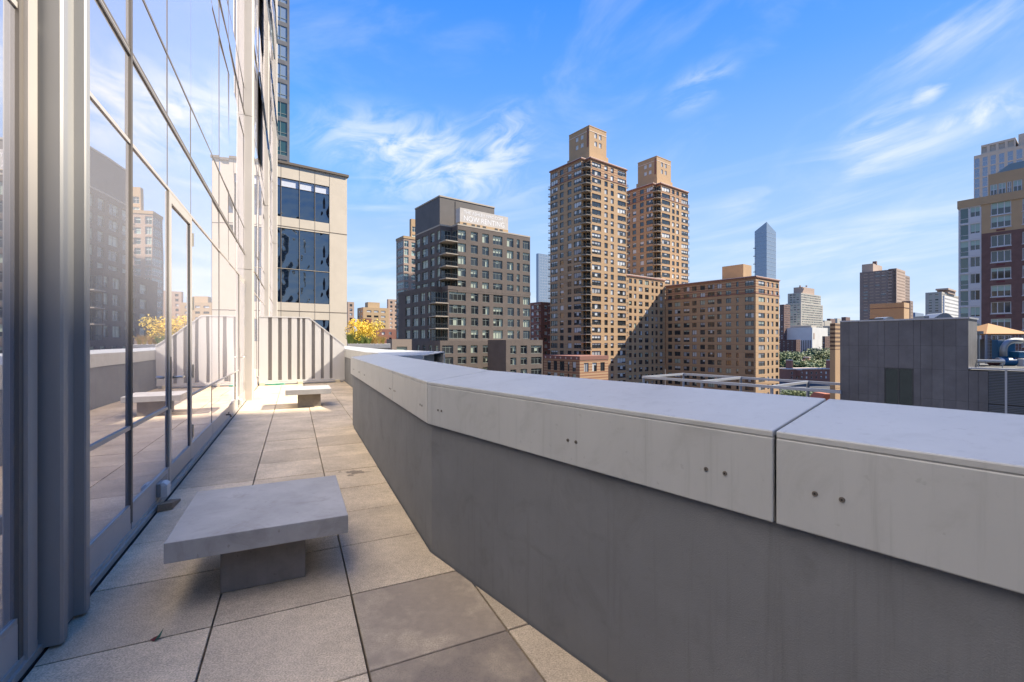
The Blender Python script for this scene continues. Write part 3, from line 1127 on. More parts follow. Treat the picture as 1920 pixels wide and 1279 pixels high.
# fallen leaf
m = MB()
L0 = Vector(D3(-0.555, 2.475, 0.004))
pts = [(0, 0, 0), (0.018, 0.012, 0.012), (0.012, 0.040, 0.034), (0.0, 0.028, 0.010)]
m.face([L0 + Vector(p) for p in pts])
m.face([L0 + Vector(p) for p in ((0, 0, 0), (0.0, 0.028, 0.010), (-0.02, 0.022, 0.003), (-0.024, 0.006, 0.002))], 1)
tag(m.build('fallen_leaf', [mat('leaf_dark', (0.02, 0.10, 0.06), 0.6), mat('leaf_red', (0.12, 0.008, 0.01), 0.6)]), 'small dark red and green leaf lying on a paving joint', 'leaf')

# ------------------------------------------------------------------ building kit
gL, gR = azv(-37), azv(53)                   # the street grid: away to the left / away to the right
gN = azv(143)                                # towards the camera, to the right
WIN = {}


def win_mesh(kind, w, h):
    """kind: (panes across, transom fraction or 0, frame, depth, (reveal, frame, glass, blind), blind fraction, extra)"""
    key = (kind[:4], tuple(x.name for x in kind[4]), kind[5], kind[6], round(w, 2), round(h, 2))
    if key in WIN:
        return WIN[key]
    nx, tr, fw, dp, mats, bl, extra = kind
    m = MB()
    # reveals
    m.face([(0, 0, 0), (w, 0, 0), (w, dp, 0), (0, dp, 0)], 0)
    m.face([(0, 0, h), (0, dp, h), (w, dp, h), (w, 0, h)], 0)
    m.face([(0, 0, 0), (0, dp, 0), (0, dp, h), (0, 0, h)], 0)
    m.face([(w, 0, 0), (w, 0, h), (w, dp, h), (w, dp, 0)], 0)
    # glass with a blind drawn part of the way down behind it
    bls = bl if isinstance(bl, tuple) else (bl,) * nx
    for i in range(nx):
        xa, xb, q = w * i / nx, w * (i + 1) / nx, bls[i % len(bls)]
        zb = h * (1 - q)
        if q < 1:
            m.face([(xa, dp, 0), (xb, dp, 0), (xb, dp, zb), (xa, dp, zb)], 2)
        if q > 0:
            m.face([(xa, dp + 0.004, zb), (xb, dp + 0.004, zb), (xb, dp + 0.004, h), (xa, dp + 0.004, h)], 3)
    y0, y1 = dp - 0.07, dp + 0.01
    m.box(0, w, y0, y1, 0, fw, 1)
    m.box(0, w, y0, y1, h - fw, h, 1)
    m.box(0, fw, y0 + .001, y1, fw, h - fw, 1)
    m.box(w - fw, w, y0 + .001, y1, fw, h - fw, 1)
    for i in range(1, nx):
        x = w * i / nx
        m.box(x - fw * .5, x + fw * .5, y0 + .002, y1, fw, h - fw, 1)
    if tr:
        m.box(fw, w - fw, y0 + .004, y1, h * tr - fw * .5, h * tr + fw * .5, 1)
    if extra == 'ac':                        # air conditioner sleeve in the corner of the window
        m.box(w * 0.55, w * 0.97, dp - 0.16, dp, fw, h * 0.22, 1)
    if extra == 'sill':
        m.box(-0.08, w + 0.08, -0.07, 0.06, -0.14, -0.001, 1)
    me = m.mesh('window', list(mats))
    WIN[key] = me
    return me


def prism_building(root, poly, z0, z1, wins, mats, roof=1, wall_name='wall', split=None, joined=False, back=None):
    """poly ccw; wins {edge: [(u0,u1,v0,v1,kind)]}: real openings in the wall, each filled with a window of its own.
    split(z) -> material slot for the wall at that height."""
    m = MB()
    n = len(poly)
    jm = MB() if joined else None
    jmats = []
    for i in range(n):
        A, B = poly[i], poly[(i + 1) % n]
        u = Vector((B[0] - A[0], B[1] - A[1]))
        L = u.length
        u.normalize()
        ws = wins.get(i, [])
        us = sorted({0.0, L} | {round(min(max(q, 0.02), L - 0.02), 3) for w in ws for q in w[:2]})
        vs = sorted({z0, z1} | {round(q, 3) for w in ws for q in w[2:4]} | (set(split[1]) if split and ws is not None else set()))
        vs = [v for v in vs if z0 <= v <= z1]
        holes = [(round(max(w[0], .02), 3) - 1e-4, round(min(w[1], L - .02), 3) + 1e-4, round(w[2], 3) - 1e-4, round(w[3], 3) + 1e-4) for w in ws]
        P3 = lambda a, z: (A[0] + u.x * a, A[1] + u.y * a, z)
        for b in range(len(vs) - 1):
            va, vb = vs[b], vs[b + 1]
            vm = (va + vb) / 2
            hrow = [h for h in holes if h[2] < vm < h[3]]
            mi = split[0](vm) if split else 0
            start = None
            segs = []
            for a in range(len(us) - 1):
                um = (us[a] + us[a + 1]) / 2
                if any(h[0] < um < h[1] for h in hrow):
                    if start is not None:
                        segs.append((start, us[a])); start = None
                elif start is None:
                    start = us[a]
            if start is not None:
                segs.append((start, us[-1]))
            for a0, a1 in segs:
                m.face([P3(a0, va), P3(a1, va), P3(a1, vb), P3(a0, vb)], mi)
        ang = math.atan2(u.y, u.x)
        for w in ws:
            ua, ub = round(max(w[0], .02), 3), round(min(w[1], L - .02), 3)
            me = win_mesh(w[4], ub - ua, w[3] - w[2])
            Mx = Matrix.Translation(P3(ua, round(w[2], 3))) @ Matrix.Rotation(ang, 4, 'Z')
            if joined:
                b0 = len(jm.v)
                jm.v += [tuple(Mx @ v.co) for v in me.vertices]
                for p in me.polygons:
                    mt = me.materials[p.material_index]
                    if mt not in jmats:
                        jmats.append(mt)
                    jm.f.append(tuple(b0 + q for q in p.vertices))
                    jm.m.append(jmats.index(mt))
            else:
                link(bpy.data.objects.new('window', me), root, Mx)
    m.face([(p[0], p[1], z1) for p in poly], roof)
    o = m.build(wall_name, mats, root)
    if joined and jm.v:
        tag(jm.build('windows', jmats, root), kind='stuff')
    return o


def foot(K, L, Rr, nL=0, nR=0, dl=gL, dr=gR):
    """footprint from the near corner K; optional square notch at the corner. ccw"""
    A = add2(K, dl, L)
    B = add2(K, dr, Rr)
    Cc = add2(A, dr, Rr)
    if nL:
        return [A, add2(K, dl, nL), add2(add2(K, dl, nL), dr, nR), add2(K, dr, nR), B, Cc]
    return [A, K, B, Cc]


def kind(n, tr, fw, dp, mats, bl=0.0, extra=None):
    return (n, tr, fw, dp, mats, bl, extra)


def pick(opts, wts):
    return random.choices(opts, wts)[0]


def cornice(root, poly, z0, z1, out, mats, name='cornice'):
    n = len(poly)
    c = (sum(p[0] for p in poly) / n, sum(p[1] for p in poly) / n)
    big = []
    for i in range(n):
        big.append(mitre(poly[i - 1], poly[i], poly[(i + 1) % n], out))
    m = MB()
    m.prism(big, z0, z1)
    return m.build(name, mats, root)


# ------------------------------------------------------------------ tan tower complex
TW = (M_TANP, M_FRAME_D, M_GLASS, M_BLIND)


TW2 = (M_TANP, M_FRAME_D, M_GLASS, M_BLIND2)
BLV = [0.0, 0.3, 0.55, 1.0, (0.0, 0.4), (1.0, 0.3), (0.6, 0.0, 1.0), (0.2, 0.7), (0.0, 1.0)]
BLW = [5, 2, 2, 3, 2, 2, 2, 2, 2]


def tan_kind(n, extra=None):
    return kind(n, 0, 0.09, 0.22, random.choice([TW, TW, TW2]), pick(BLV, BLW), extra)


BALC = {}


def balcony_mesh(key, poly, rails):
    """slab plus open railing along the listed edges, in building coordinates about the slab's first point"""
    if key in BALC:
        return BALC[key]
    m = MB()
    m.prism(poly, -0.2, 0.0, 0)
    for i in rails:
        a, b = poly[i], poly[(i + 1) % len(poly)]
        u = Vector((b[0] - a[0], b[1] - a[1]))
        L = u.length
        u.normalize()
        n = Vector((-u.y, u.x))
        for z, h in ((1.0, 0.07), (0.10, 0.05)):
            p = [a, b, (b[0] + n.x * .05, b[1] + n.y * .05), (a[0] + n.x * .05, a[1] + n.y * .05)]
            m.prism(p, z, z + h, 1)
        k = max(2, int(L / 0.33))
        for j in range(k + 1):
            c = (a[0] + u.x * L * j / k, a[1] + u.y * L * j / k)
            q = 0.018
            m.box(c[0] - q, c[0] + q, c[1] - q, c[1] + q, 0.0, 1.0, 1)
    me = m.mesh('balcony', [M_SLAB, M_RAIL])
    BALC[key] = me
    return me


def tower(K, xl, xnl, xnr, xr, ztop, zlow, colsL, colsR, lab, name):
    root = thing(name, (*K, GROUND), lab, 'apartment tower')
    L, Rr = tpx(K, gL, xl), tpx(K, gR, xr)
    nL, nR = tpx(K, gL, xnl), tpx(K, gR, xnr)
    nn = 0.5 * (nL + nR) + 0.4
    poly = foot(K, L, Rr, nn, nn)
    A = poly[0]
    wins = {0: [], 1: [], 2: [], 3: []}
    fl = 2.9
    k = 0
    zt = ztop - 1.35
    floors = []
    while zt - 2 > zlow:
        floors.append(zt)
        for (a, b, n) in colsL:
            ta, tb = L - tpx(K, gL, a), L - tpx(K, gL, b)
            wins[0].append((ta, min(tb, L - nn - 0.1), zt - 1.95, zt, tan_kind(n, 'ac' if n > 1 else None)))
        for (a, b, n) in colsR:
            ta, tb = max(tpx(K, gR, a) - nn, 0.1), tpx(K, gR, b) - nn
            wins[3].append((ta, tb, zt - 1.95, zt, tan_kind(n, 'ac' if n > 1 else None)))
        wins[2].append((0.25, nn - 0.2, zt - 2.45, zt, kind(2, 0, 0.08, 0.15, TW, 0.0)))
        wins[1].append((nn * 0.45, nn - 0.1, zt - 2.45, zt, kind(1, 0, 0.08, 0.15, TW, 0.0)))
        zt -= fl
        k += 1
    band = ztop - 2 * fl - 0.6
    sp = (lambda z: 2 if z > band else 0, [band])
    prism_building(root, poly, zlow - 25, ztop - 0.5, wins, [M_TAN, M_ROOF, M_TANS], split=sp)
    cornice(root, poly, ztop - 0.5, ztop - 0.12, 0.35, M_REDB)
    cornice(root, poly, ztop - 0.119, ztop + 0.12, 0.22, M_CREAM, 'coping')
    cornice(root, poly, band - 0.15, band + 0.18, 0.12, M_REDB, 'belt_course')
    # balconies: notch corner, far left end, far right end (the mesh is shared down the stack)
    v = Vector
    def rel(p, o):
        return (p[0] - o[0], p[1] - o[1])
    o1 = add2(add2(K, gL, nn), gR, nn)
    e = 0.9
    corner = [o1, add2(K, gL, nn), add2(add2(K, gL, nn), gL, 0.8)]
    c2 = [add2(add2(add2(K, gL, nn + 1.0), gR, -0.02), gR, -e * 0.6), add2(K, gL, -e * 0.15), add2(K, gR, -e * 0.15), add2(add2(K, gR, nn + 1.0), gL, -e * 0.6 - 0.02)]
    cp = [rel(add2(add2(K, gL, nn), gR, -0.02), o1), rel(add2(add2(K, gL, nn), gR, -e * 0.55), o1), rel(add2(add2(K, gL, -e * 0.1), gR, -e * 0.1), o1),
          rel(add2(add2(K, gR, nn), gL, -e * 0.55), o1), rel(add2(add2(K, gR, nn), gL, -0.02), o1), (0.0, 0.0)]
    if area(cp) < 0:
        cp = cp[::-1]
        rails = [1, 2]
        rails = [i for i in range(6) if abs(cp[i][0]) + abs(cp[i][1]) > 0.1 and abs(cp[(i + 1) % 6][0]) + abs(cp[(i + 1) % 6][1]) > 0.1]
    else:
        rails = [i for i in range(6) if abs(cp[i][0]) + abs(cp[i][1]) > 0.1 and abs(cp[(i + 1) % 6][0]) + abs(cp[(i + 1) % 6][1]) > 0.1]
    me1 = balcony_mesh((name, 'c'), cp, rails)
    # left end balcony: projects along gL from A
    lp = [(0, 0), rel(add2(A, gL, 1.5), A), rel(add2(add2(A, gL, 1.5), gR, 4.0), A), rel(add2(A, gR, 4.0), A)]
    lp = lp if area(lp) > 0 else lp[::-1]
    me2 = balcony_mesh((name, 'l'), lp, [0, 1, 2, 3])
    B = poly[4]
    rp = [(0, 0), rel(add2(B, gR, 1.5), B), rel(add2(add2(B, gR, 1.5), gL, 4.0), B), rel(add2(B, gL, 4.0), B)]
    rp = rp if area(rp) > 0 else rp[::-1]
    me3 = balcony_mesh((name, 'r'), rp, [0, 1, 2, 3])
    for i, z in enumerate(floors):
        zz_ = z - 2.5
        link(bpy.data.objects.new('balcony', me1), root, Matrix.Translation((*o1, zz_)))
        if i > 0:
            link(bpy.data.objects.new('balcony', me2), root, Matrix.Translation((*add2(A, gR, 0.2), zz_)))
            link(bpy.data.objects.new('balcony', me3), root, Matrix.Translation((*add2(B, gL, 0.2), zz_)))
    return root, poly


c5 = lambda *xs: [(1000 + a / 4.41, 1000 + b / 4.41, n) for a, b, n in xs]
K1 = at(1099, 165)
t1, poly1 = tower(K1, 1031.7, 1093, 1107.7, 1174.6, 68.6, -20,
                  c5((145, 200, 3), (220, 250, 1), (283, 315, 1), (335, 408, 3)),
                  c5((485, 560, 3), (588, 615, 1), (640, 665, 1), (697, 765, 3)),
                  'nearer and taller of the twin tan brick apartment towers with corner balconies', 'tan_tower')
K2 = at(1233, 197)
t2, poly2 = tower(K2, 1170, 1229, 1240.5, 1290, 70.4, 14,
                  c5((780, 800, 2), (820, 850, 1), (882, 913, 1), (935, 1008, 3)),
                  c5((1063, 1130, 3), (1147, 1168, 1), (1183, 1204, 1), (1225, 1278, 3)),
                  'farther of the twin tan brick apartment towers, right of the other', 'tan_tower')


def penthouse(root, K, xl, xr, z0, z1, win=True):
    L, Rr = tpx(K, gL, xl), tpx(K, gR, xr)
    z1b = z0 + 3.6
    base = foot(add2(add2(K, gL, -0.5), gR, -0.5), L + 1, Rr + 1)
    m = MB()
    m.prism(base, z0 - 0.5, z1b, 0)
    m.build('penthouse_base', M_TANP, root)
    poly = foot(K, L, Rr)
    wins = {}
    if win:
        kk = kind(2, 0, 0.1, 0.2, (M_TANP, M_FRAME_L, M_BLIND, M_BLIND), 1.0)
        zz1 = z1 - 4.1
        wins = {0: [(L * f, L * f + 1.5, z, z + 1.7, kk) for f in (0.33, 0.58) for z in (zz1, zz1 - 3.1)],
                1: [(Rr * f, Rr * f + 1.4, z, z + 1.9, kk) for f in (0.30, 0.56) for z in (zz1, zz1 - 3.1)]}
    prism_building(root, poly, z1b, z1, wins, [M_TANP, M_ROOF], wall_name='penthouse_wall')
    cornice(root, poly, z1 - 2.1, z1 - 1.85, 0.06, M_CREAM, 'belt_course')
    cornice(root, poly, z1 - 0.3, z1 + 0.02, 0.08, M_TANP, 'coping')
    m = MB()
    a = add2(add2(K, gL, 0.2), gR, -0.03)
    m.prism([add2(a, gL, 0.9), add2(a, gL, 0.2), add2(add2(a, gL, 0.2), gR, -0.12), add2(add2(a, gL, 0.9), gR, -0.12)][::-1], z1 - 8, z1 - 1)
    m.build('brick_pilaster', M_BRICK, root)


penthouse(t1, at(1105, 171), 1067, 1137, 68.7, 82.5)
penthouse(t2, at(1231.5, 203), 1196, 1258, 70.5, 84.0)

# connecting wing: same plane as the first tower's right face
WK = (TW[0], M_FRAME_D, M_GLASS, M_BLIND_G)


def wing_kind(n):
    return kind(n, 0, 0.09, 0.2, random.choice([TW, TW2, WK]), pick(BLV, BLW), None)


def wing_rows(ztop, zlow, fl=2.95):
    z = ztop - 1.5
    out = []
    while z - 2 > zlow:
        out.append(z)
        z -= fl
    return out


tR = tpx(K1, gR, 1174.6)
B1 = add2(add2(K1, gR, tR + 0.02), gL, 0.30)
I_ = add2(B1, gR, tpx(B1, gR, 1247))
Lw = math.hypot(I_[0] - B1[0], I_[1] - B1[1])
wing = thing('tan_wing', (*B1, GROUND), 'tan brick wing joining the twin towers, below the left tower\'s balconies', 'apartment block')
c6 = lambda *xs: [(1000 + a / 4.737, 1000 + b / 4.737, n) for a, b, n in xs]
wc = c6((850, 875, 1), (895, 915, 1), (938, 970, 2), (992, 1025, 2), (1050, 1068, 1), (1085, 1105, 1), (1125, 1150, 1))
ww = []
for z in wing_rows(27.6, -26):
    for a, b, n in wc:
        ww.append((tpx(B1, gR, a), tpx(B1, gR, b), z - 1.8, z, wing_kind(n)))
wp = [B1, I_, add2(I_, gL, 14), add2(B1, gL, 14)]
prism_building(wing, wp, GROUND, 27.0, {0: ww}, [M_TAN, M_ROOF])
cornice(wing, wp, 27.0, 27.45, 0.3, M_REDB)
cornice(wing, wp, 27.451, 27.7, 0.18, M_CREAM, 'coping')

# right wing, coming towards the camera from the inner corner
I2 = add2(I_, gR, 0.3)
tF = tpx(I2, gN, 1417)
E1 = add2(I2, gN, tF)
tE = tpx(E1, gR, 1461)
wing2 = thing('tan_wing', (*E1, GROUND), 'long tan brick apartment wing with flat red cornice in front of the glass tower', 'apartment block')
c7 = lambda *xs: [(1200 + a / 3.366, 1200 + b / 3.366, n) for a, b, n in xs]
fc = c7((177, 202, 1), (218, 255, 2), (275, 312, 2), (330, 357, 2), (380, 410, 2), (428, 470, 3), (487, 515, 2), (542, 575, 2), (607, 622, 1), (663, 718, 3))
ec = c7((748, 788, 2), (803, 815, 1), (830, 842, 1), (856, 873, 2))
fw_, ew_ = [], []
for z in wing_rows(24.9, -26):
    for a, b, n in fc:
        fw_.append((tpx(I2, gN, a), tpx(I2, gN, b), z - 1.8, z, wing_kind(n)))
    for a, b, n in ec:
        ew_.append((tpx(E1, gR, a), tpx(E1, gR, b), z - 1.8, z, wing_kind(n)))
wp2 = [I2, E1, add2(E1, gR, tE), add2(I2, gR, tE)]
band2 = 24.9 - 6.2
prism_building(wing2, wp2, GROUND, 24.4, {0: fw_, 1: ew_}, [M_TAN, M_ROOF, M_TANS], split=(lambda z: 2 if z > band2 else 0, [band2]))
cornice(wing2, wp2, 24.4, 24.8, 0.3, M_REDB)
cornice(wing2, wp2, 24.801, 25.0, 0.2, M_CREAM, 'coping')
cornice(wing2, wp2, band2 - 0.1, band2 + 0.2, 0.1, M_REDB, 'belt_course')
m = MB()
bk = at(1393.7, 186)
m.prism(foot(bk, tpx(bk, gL, 1354), 7.0), 24.5, zat(495, 186))
m.build('roof_house', M_TANP, wing2)
B2 = add2(E1, gR, tE)
rp = [(0, 0), (gN[0] * -3.5, gN[1] * -3.5), (gR[0] * 1.3 - gN[0] * 3.5, gR[1] * 1.3 - gN[1] * 3.5), (gR[0] * 1.3, gR[1] * 1.3)]
rp = rp if area(rp) > 0 else rp[::-1]
meb = balcony_mesh(('wing', 'r'), rp, [0, 1, 2, 3])
for z in wing_rows(24.9, -16)[1:10]:
    link(bpy.data.objects.new('balcony', meb), wing2, Matrix.Translation((*add2(B2, gN, -0.3), z - 2.5)))

# striped podium at the foot of the near tower
pk = at(1087, 150)
pod = thing('brick_podium', (*pk, GROUND), 'low striped brick podium with a red parapet below the near tan tower', 'podium')
PLn = tpx(pk, gL, 1019)
pw = []
for a, b, n in c6((125, 155, 1), (180, 212, 1), (235, 275, 2), (305, 320, 1), (347, 378, 1)):
    ta, tb = PLn - tpx(pk, gL, a), PLn - tpx(pk, gL, b)
    for zt, zb in ((-5.6, -8.9), (-9.7, -12.6), (-13.4, -16)):
        pw.append((ta, tb, zb, zt, wing_kind(n)))
pp = foot(pk, PLn, 14)
prism_building(pod, pp, GROUND, -5.0, {0: pw, 1: [(2 + 4 * i, 4.2 + 4 * i, -9, -6, wing_kind(2)) for i in range(3)]}, [M_TANS, M_ROOF])
cornice(pod, pp, -5.0, -3.7, 0.1, M_REDB, 'parapet_band')
for i in range(7):
    m = MB()
    c = add2(add2(pk, gL, PLn * (i + 0.5) / 7), gR, -0.12)
    m.prism([add2(c, gL, -0.3), add2(c, gR, -0.06), add2(c, gL, 0.3)], -4.75, -4.1)
    m.build('medallion', M_CREAM, pod)

# ------------------------------------------------------------------ dark brown apartment building with the banner
dk = thing('dark_apartment_block', (-16, 111, GROUND), 'dark brown brick apartment block with stacked balconies and a rooftop banner', 'apartment block')
DWm = (M_DARKB, M_FRAME_G, M_GLASS, M_BLIND_G)


def dark_kind(n):
    return kind(n, 0.74, 0.09, 0.25, DWm, pick(BLV, BLW), None)


c4 = lambda *xs: [(720 + a / 3.365, 720 + b / 3.365, n) for a, b, n in xs]
y4 = lambda y: 340 + y / 3.365
Ku = (-16.0, 111.1)
Lu, Ru = tpx(Ku, gL, 778.5), tpx(Ku, gR, 994)
n_ = 3.15
Yref = Ku[1] + gR[1] * tpx(Ku, gR, 889)
rowsU = [(zat(y4(b), Yref), zat(y4(a), Yref)) for a, b in ((320, 378), (403, 456), (480, 532), (556, 607), (632, 682))]
rowsL = [(zat(y4(b), Yref), zat(y4(a), Yref)) for a, b in ((706, 758), (785, 838), (862, 912), (937, 992))]
zsb = zat(y4(694), Yref)                      # setback level
ztop_u = zat(421.7, 113)
RC = c4((467, 517, 2), (548, 592, 2), (620, 662, 2), (688, 747, 3), (776, 817, 2), (838, 856, 1), (876, 919, 3))
wR = [(tpx(Ku, gR, a) - n_, tpx(Ku, gR, b) - n_, z0, z1, dark_kind(n)) for z0, z1 in rowsU for a, b, n in RC]
LC = c4((202, 227, 1), (240, 277, 2), (293, 318, 1), (333, 357, 1))
wL = [(Lu - tpx(Ku, gL, a), min(Lu - tpx(Ku, gL, b), Lu - n_ - 0.15), z0, z1, dark_kind(n)) for z0, z1 in rowsU for a, b, n in LC]
wN = [(0.25, n_ - 0.25, z0 - 0.6, z1, kind(3, 0, 0.08, 0.12, DWm, 0)) for z0, z1 in rowsU]
pu = foot(Ku, Lu, Ru, n_, n_)
prism_building(dk, pu, zsb - 0.5, ztop_u, {0: wL, 1: wN, 2: wN, 3: wR}, [M_DARKB, M_ROOF], wall_name='upper_wall')
cornice(dk, pu, ztop_u, ztop_u + 0.35, 0.05, M_SLAB, 'coping')
Kl = (-18.2, 109.5)
Ll, Rl = tpx(Kl, gL, 746.7), tpx(Kl, gR, 994) + 0.05
RC2 = c4((411, 517, 4), (550, 595, 2), (622, 665, 2), (690, 750, 3), (780, 820, 2), (840, 857, 1), (878, 920, 3))
wR = [(max(tpx(Kl, gR, a) - n_, 0.1), tpx(Kl, gR, b) - n_, z0, z1, dark_kind(n)) for z0, z1 in rowsL for a, b, n in RC2]
LC2 = c4((135, 165, 1), (180, 215, 2), (230, 258, 2), (273, 293, 1))
wL = [(Ll - tpx(Kl, gL, a), min(Ll - tpx(Kl, gL, b), Ll - n_ - 0.15), z0, z1, dark_kind(n)) for z0, z1 in rowsL for a, b, n in LC2]
wN = [(0.25, n_ - 0.25, z0 - 0.6, z1, kind(3, 0, 0.08, 0.12, DWm, 0)) for z0, z1 in rowsL]
pl_ = foot(Kl, Ll, Rl, n_, n_)
zbs = zat(y4(1005), 109)
prism_building(dk, pl_, zbs - 0.3, zsb, {0: wL, 1: wN, 2: wN, 3: wR}, [M_DARKB, M_ROOF], wall_name='lower_wall')
cornice(dk, pl_, zsb, zsb + 0.9, 0.06, M_DARKB, 'terrace_parapet')
# base storeys and the low wing towards the camera
Kb = (-16.9, 107.0)
Lb, Rb = 26.0, tpx(Kb, gR, 990)
rowsB = [(zat(y4(b), 110), zat(y4(a), 110)) for a, b in ((1035, 1085), (1108, 1152), (1180, 1225))]
RC3 = c4((367, 437, 3), (465, 520, 2), (548, 590, 2), (624, 665, 2), (692, 725, 2))
wR = [(tpx(Kb, gR, a), tpx(Kb, gR, b), z0, z1, dark_kind(n)) for z0, z1 in rowsB for a, b, n in RC3]
wL = [(Lb - q - 1.6, Lb - q, z0, z1, dark_kind(2)) for z0, z1 in rowsB for q in (1.0, 4.2, 7.6, 11)]
pb = foot(Kb, Lb, Rb)
prism_building(dk, pb, GROUND, zbs, {0: wL, 1: wR}, [M_DARKB, M_ROOF], wall_name='base_wall')
Kw = at(948.8, 104)
Rw = tpx(Kw, gR, 1017.5)
RC4 = c4((797, 835, 2), (862, 903, 2), (928, 995, 3))
wR = [(tpx(Kw, gR, a), tpx(Kw, gR, b), z0, z1, dark_kind(n)) for z0, z1 in rowsB for a, b, n in RC4]
pw_ = foot(Kw, 7.5, Rw)
prism_building(dk, pw_, GROUND, zbs + 0.15, {1: wR}, [M_DARKB, M_ROOF], wall_name='low_wing_wall')
# windowless upper box
Kp = (-.1587 * 118, 118)
pp_ = foot(Kp, tpx(Kp, gL, 778.5), tpx(Kp, gR, 927))
zpt = zat(368.5, 118)
prism_building(dk, pp_, ztop_u - 0.3, zpt, {}, [M_DARKM, M_ROOF], wall_name='bulkhead_wall')
cornice(dk, pp_, zpt, zpt + 0.35, 0.12, M_SLAB, 'coping')
m = MB()
a = add2(add2(Kp, gR, 4.6), gL, -0.08)
m.prism([a, add2(a, gR, 1.5), add2(add2(a, gR, 1.5), gL, 0.07), add2(a, gL, 0.07)], ztop_u, zpt - 0.4)
m.build('bulkhead_panel', M_DARKM, dk)


# balconies in the notches
def notch_balconies(K, rows, tagk):
    o1 = add2(add2(K, gL, n_), gR, n_)
    e = 0.35
    pts = [add2(add2(K, gL, n_ - .02), gR, -e), add2(add2(K, gL, -e), gR, -e), add2(add2(K, gR, n_ - .02), gL, -e), o1]
    rp_ = [(p[0] - o1[0], p[1] - o1[1]) for p in pts]
    if area(rp_) < 0:
        rp_ = rp_[::-1]
    rl = [i for i in range(4) if abs(rp_[i][0]) + abs(rp_[i][1]) > .1 and abs(rp_[(i + 1) % 4][0]) + abs(rp_[(i + 1) % 4][1]) > .1]
    me = balcony_mesh(('dark', tagk), rp_, rl)
    for z0, z1 in rows:
        link(bpy.data.objects.new('balcony', me), dk, Matrix.Translation((*o1, z0 - 0.75)))


notch_balconies(Ku, rowsU[:-1], 'u')
notch_balconies(Kl, rowsL, 'l')
for (K, L_, rows, tg) in ((Ku, Lu, rowsU, 'ul'), (Kl, Ll, rowsL, 'll')):
    A = add2(K, gL, L_ + 0.02)
    q = [(0, 0), (gL[0] * 1.6, gL[1] * 1.6), (gL[0] * 1.6 + gR[0] * 3.5, gL[1] * 1.6 + gR[1] * 3.5), (gR[0] * 3.5, gR[1] * 3.5)]
    q = q if area(q) > 0 else q[::-1]
    me = balcony_mesh(('dark', tg), q, [0, 1, 2, 3])
    for z0, z1 in rows:
        link(bpy.data.objects.new('balcony', me), dk, Matrix.Translation((*A, z0 - 0.75)))

# banner box on the roof
bn = thing('rooftop_banner', (-13, 114, ztop_u), 'large faded roof banner with white NOW RENTING lettering on the dark block', 'banner')
Kn = add2(at(862.6, 114.3), gL, 0.0)
Rn = tpx(Kn, gR, 953)
zn1 = zat(389, Kn[1])
zn0 = ztop_u + 0.35
m = MB()
m.prism(foot(Kn, 2.2, Rn), zn0, zn0 + 0.85)
m.build('masonry_base', M_GOLD, bn)
m = MB()
m.prism(foot(add2(Kn, gL, 0.05), 2.1, Rn), zn0 + 0.85, zn1)
m.build('banner_panel', M_BANNER, bn)
for t in (0.9, 3.4, 5.0, 6.8, 10.6, 12.2):
    m = MB()
    a = add2(add2(Kn, gR, t), gL, -0.03)
    m.prism([a, add2(a, gR, 1.0), add2(add2(a, gR, 1.0), gL, 0.028), add2(a, gL, 0.028)], zn0 + 0.25, zn0 + 0.7)
    m.build('base_opening', M_BLACK, bn)
angR = math.atan2(gR[1], gR[0])


def lettering(txt, u0, w, z0, h, parent, origin, ang, n_off, matl):
    cu = bpy.data.curves.new('lettering', 'FONT')
    cu.body = txt
    cu.extrude = 0.0
    tmp = bpy.data.objects.new('lettering_tmp', cu)
    COL.objects.link(tmp)
    dg = bpy.context.evaluated_depsgraph_get()
    dg.update()
    me = bpy.data.meshes.new_from_object(tmp.evaluated_get(dg))
    bpy.data.objects.remove(tmp)
    xs = [v.co.x for v in me.vertices]; ys = [v.co.y for v in me.vertices]
    x0, x1, y0, y1 = min(xs), max(xs), min(ys), max(ys)
    for v in me.vertices:
        v.co = ((v.co.x - x0) / (x1 - x0) * w + u0, n_off, (v.co.y - y0) / (y1 - y0) * h + z0)
    me.materials.clear()
    me.materials.append(matl)
    o = bpy.data.objects.new('lettering', me)
    link(o, parent, Matrix.Translation((*origin, 0)) @ Matrix.Rotation(ang, 4, 'Z'))
    return o


lettering('THE ASHLEY NYC.COM', Rn * 0.075, Rn * 0.80, zn1 - 1.30, 0.80, bn, Kn, angR, 0.03, M_LETTER)
lettering('NOW RENTING', Rn * 0.075, Rn * 0.84, zn1 - 3.05, 1.30, bn, Kn, angR, 0.03, M_LETTER)

# ------------------------------------------------------------------ beige stone building behind the screen
bs = (-.3625 * 46, 46.0)
bL = (-gR[0], -gR[1])
stone = thing('stone_building', (*bs, GROUND), 'beige stone building with dark blue windows behind the board screen', 'building')
Wb = 24.0
A = add2(bs, bL, Wb)
zt_s = zat(332.6, 46)
spots = [(527, 561.5), (561.5, 590.5), (590.5, 618)]
ww = []
BK2 = kind(1, 0.78, 0.035, 0.12, (M_STONE, M_FRAME_D, M_BLUEGL, mat('white_top_band', (0.66, 0.67, 0.70), 0.4, coat=0.8)), 0.22)  # plain white band across the top of the pane
BK = kind(1, 0, 0.035, 0.12, (M_STONE, M_FRAME_D, M_BLUEGL, M_BLIND), 0.0)
rows_s = [(zat(417, 44.5), zat(347, 44.5)), (zat(509, 44.5), zat(437, 44.5)), (zat(570, 44.5), zat(509.6, 44.5)), (zat(640, 44.5), zat(600, 44.5))]
tl = [Wb + (tpx(bs, gR, a)) for a in (527, 561.5, 590.5, 618)]
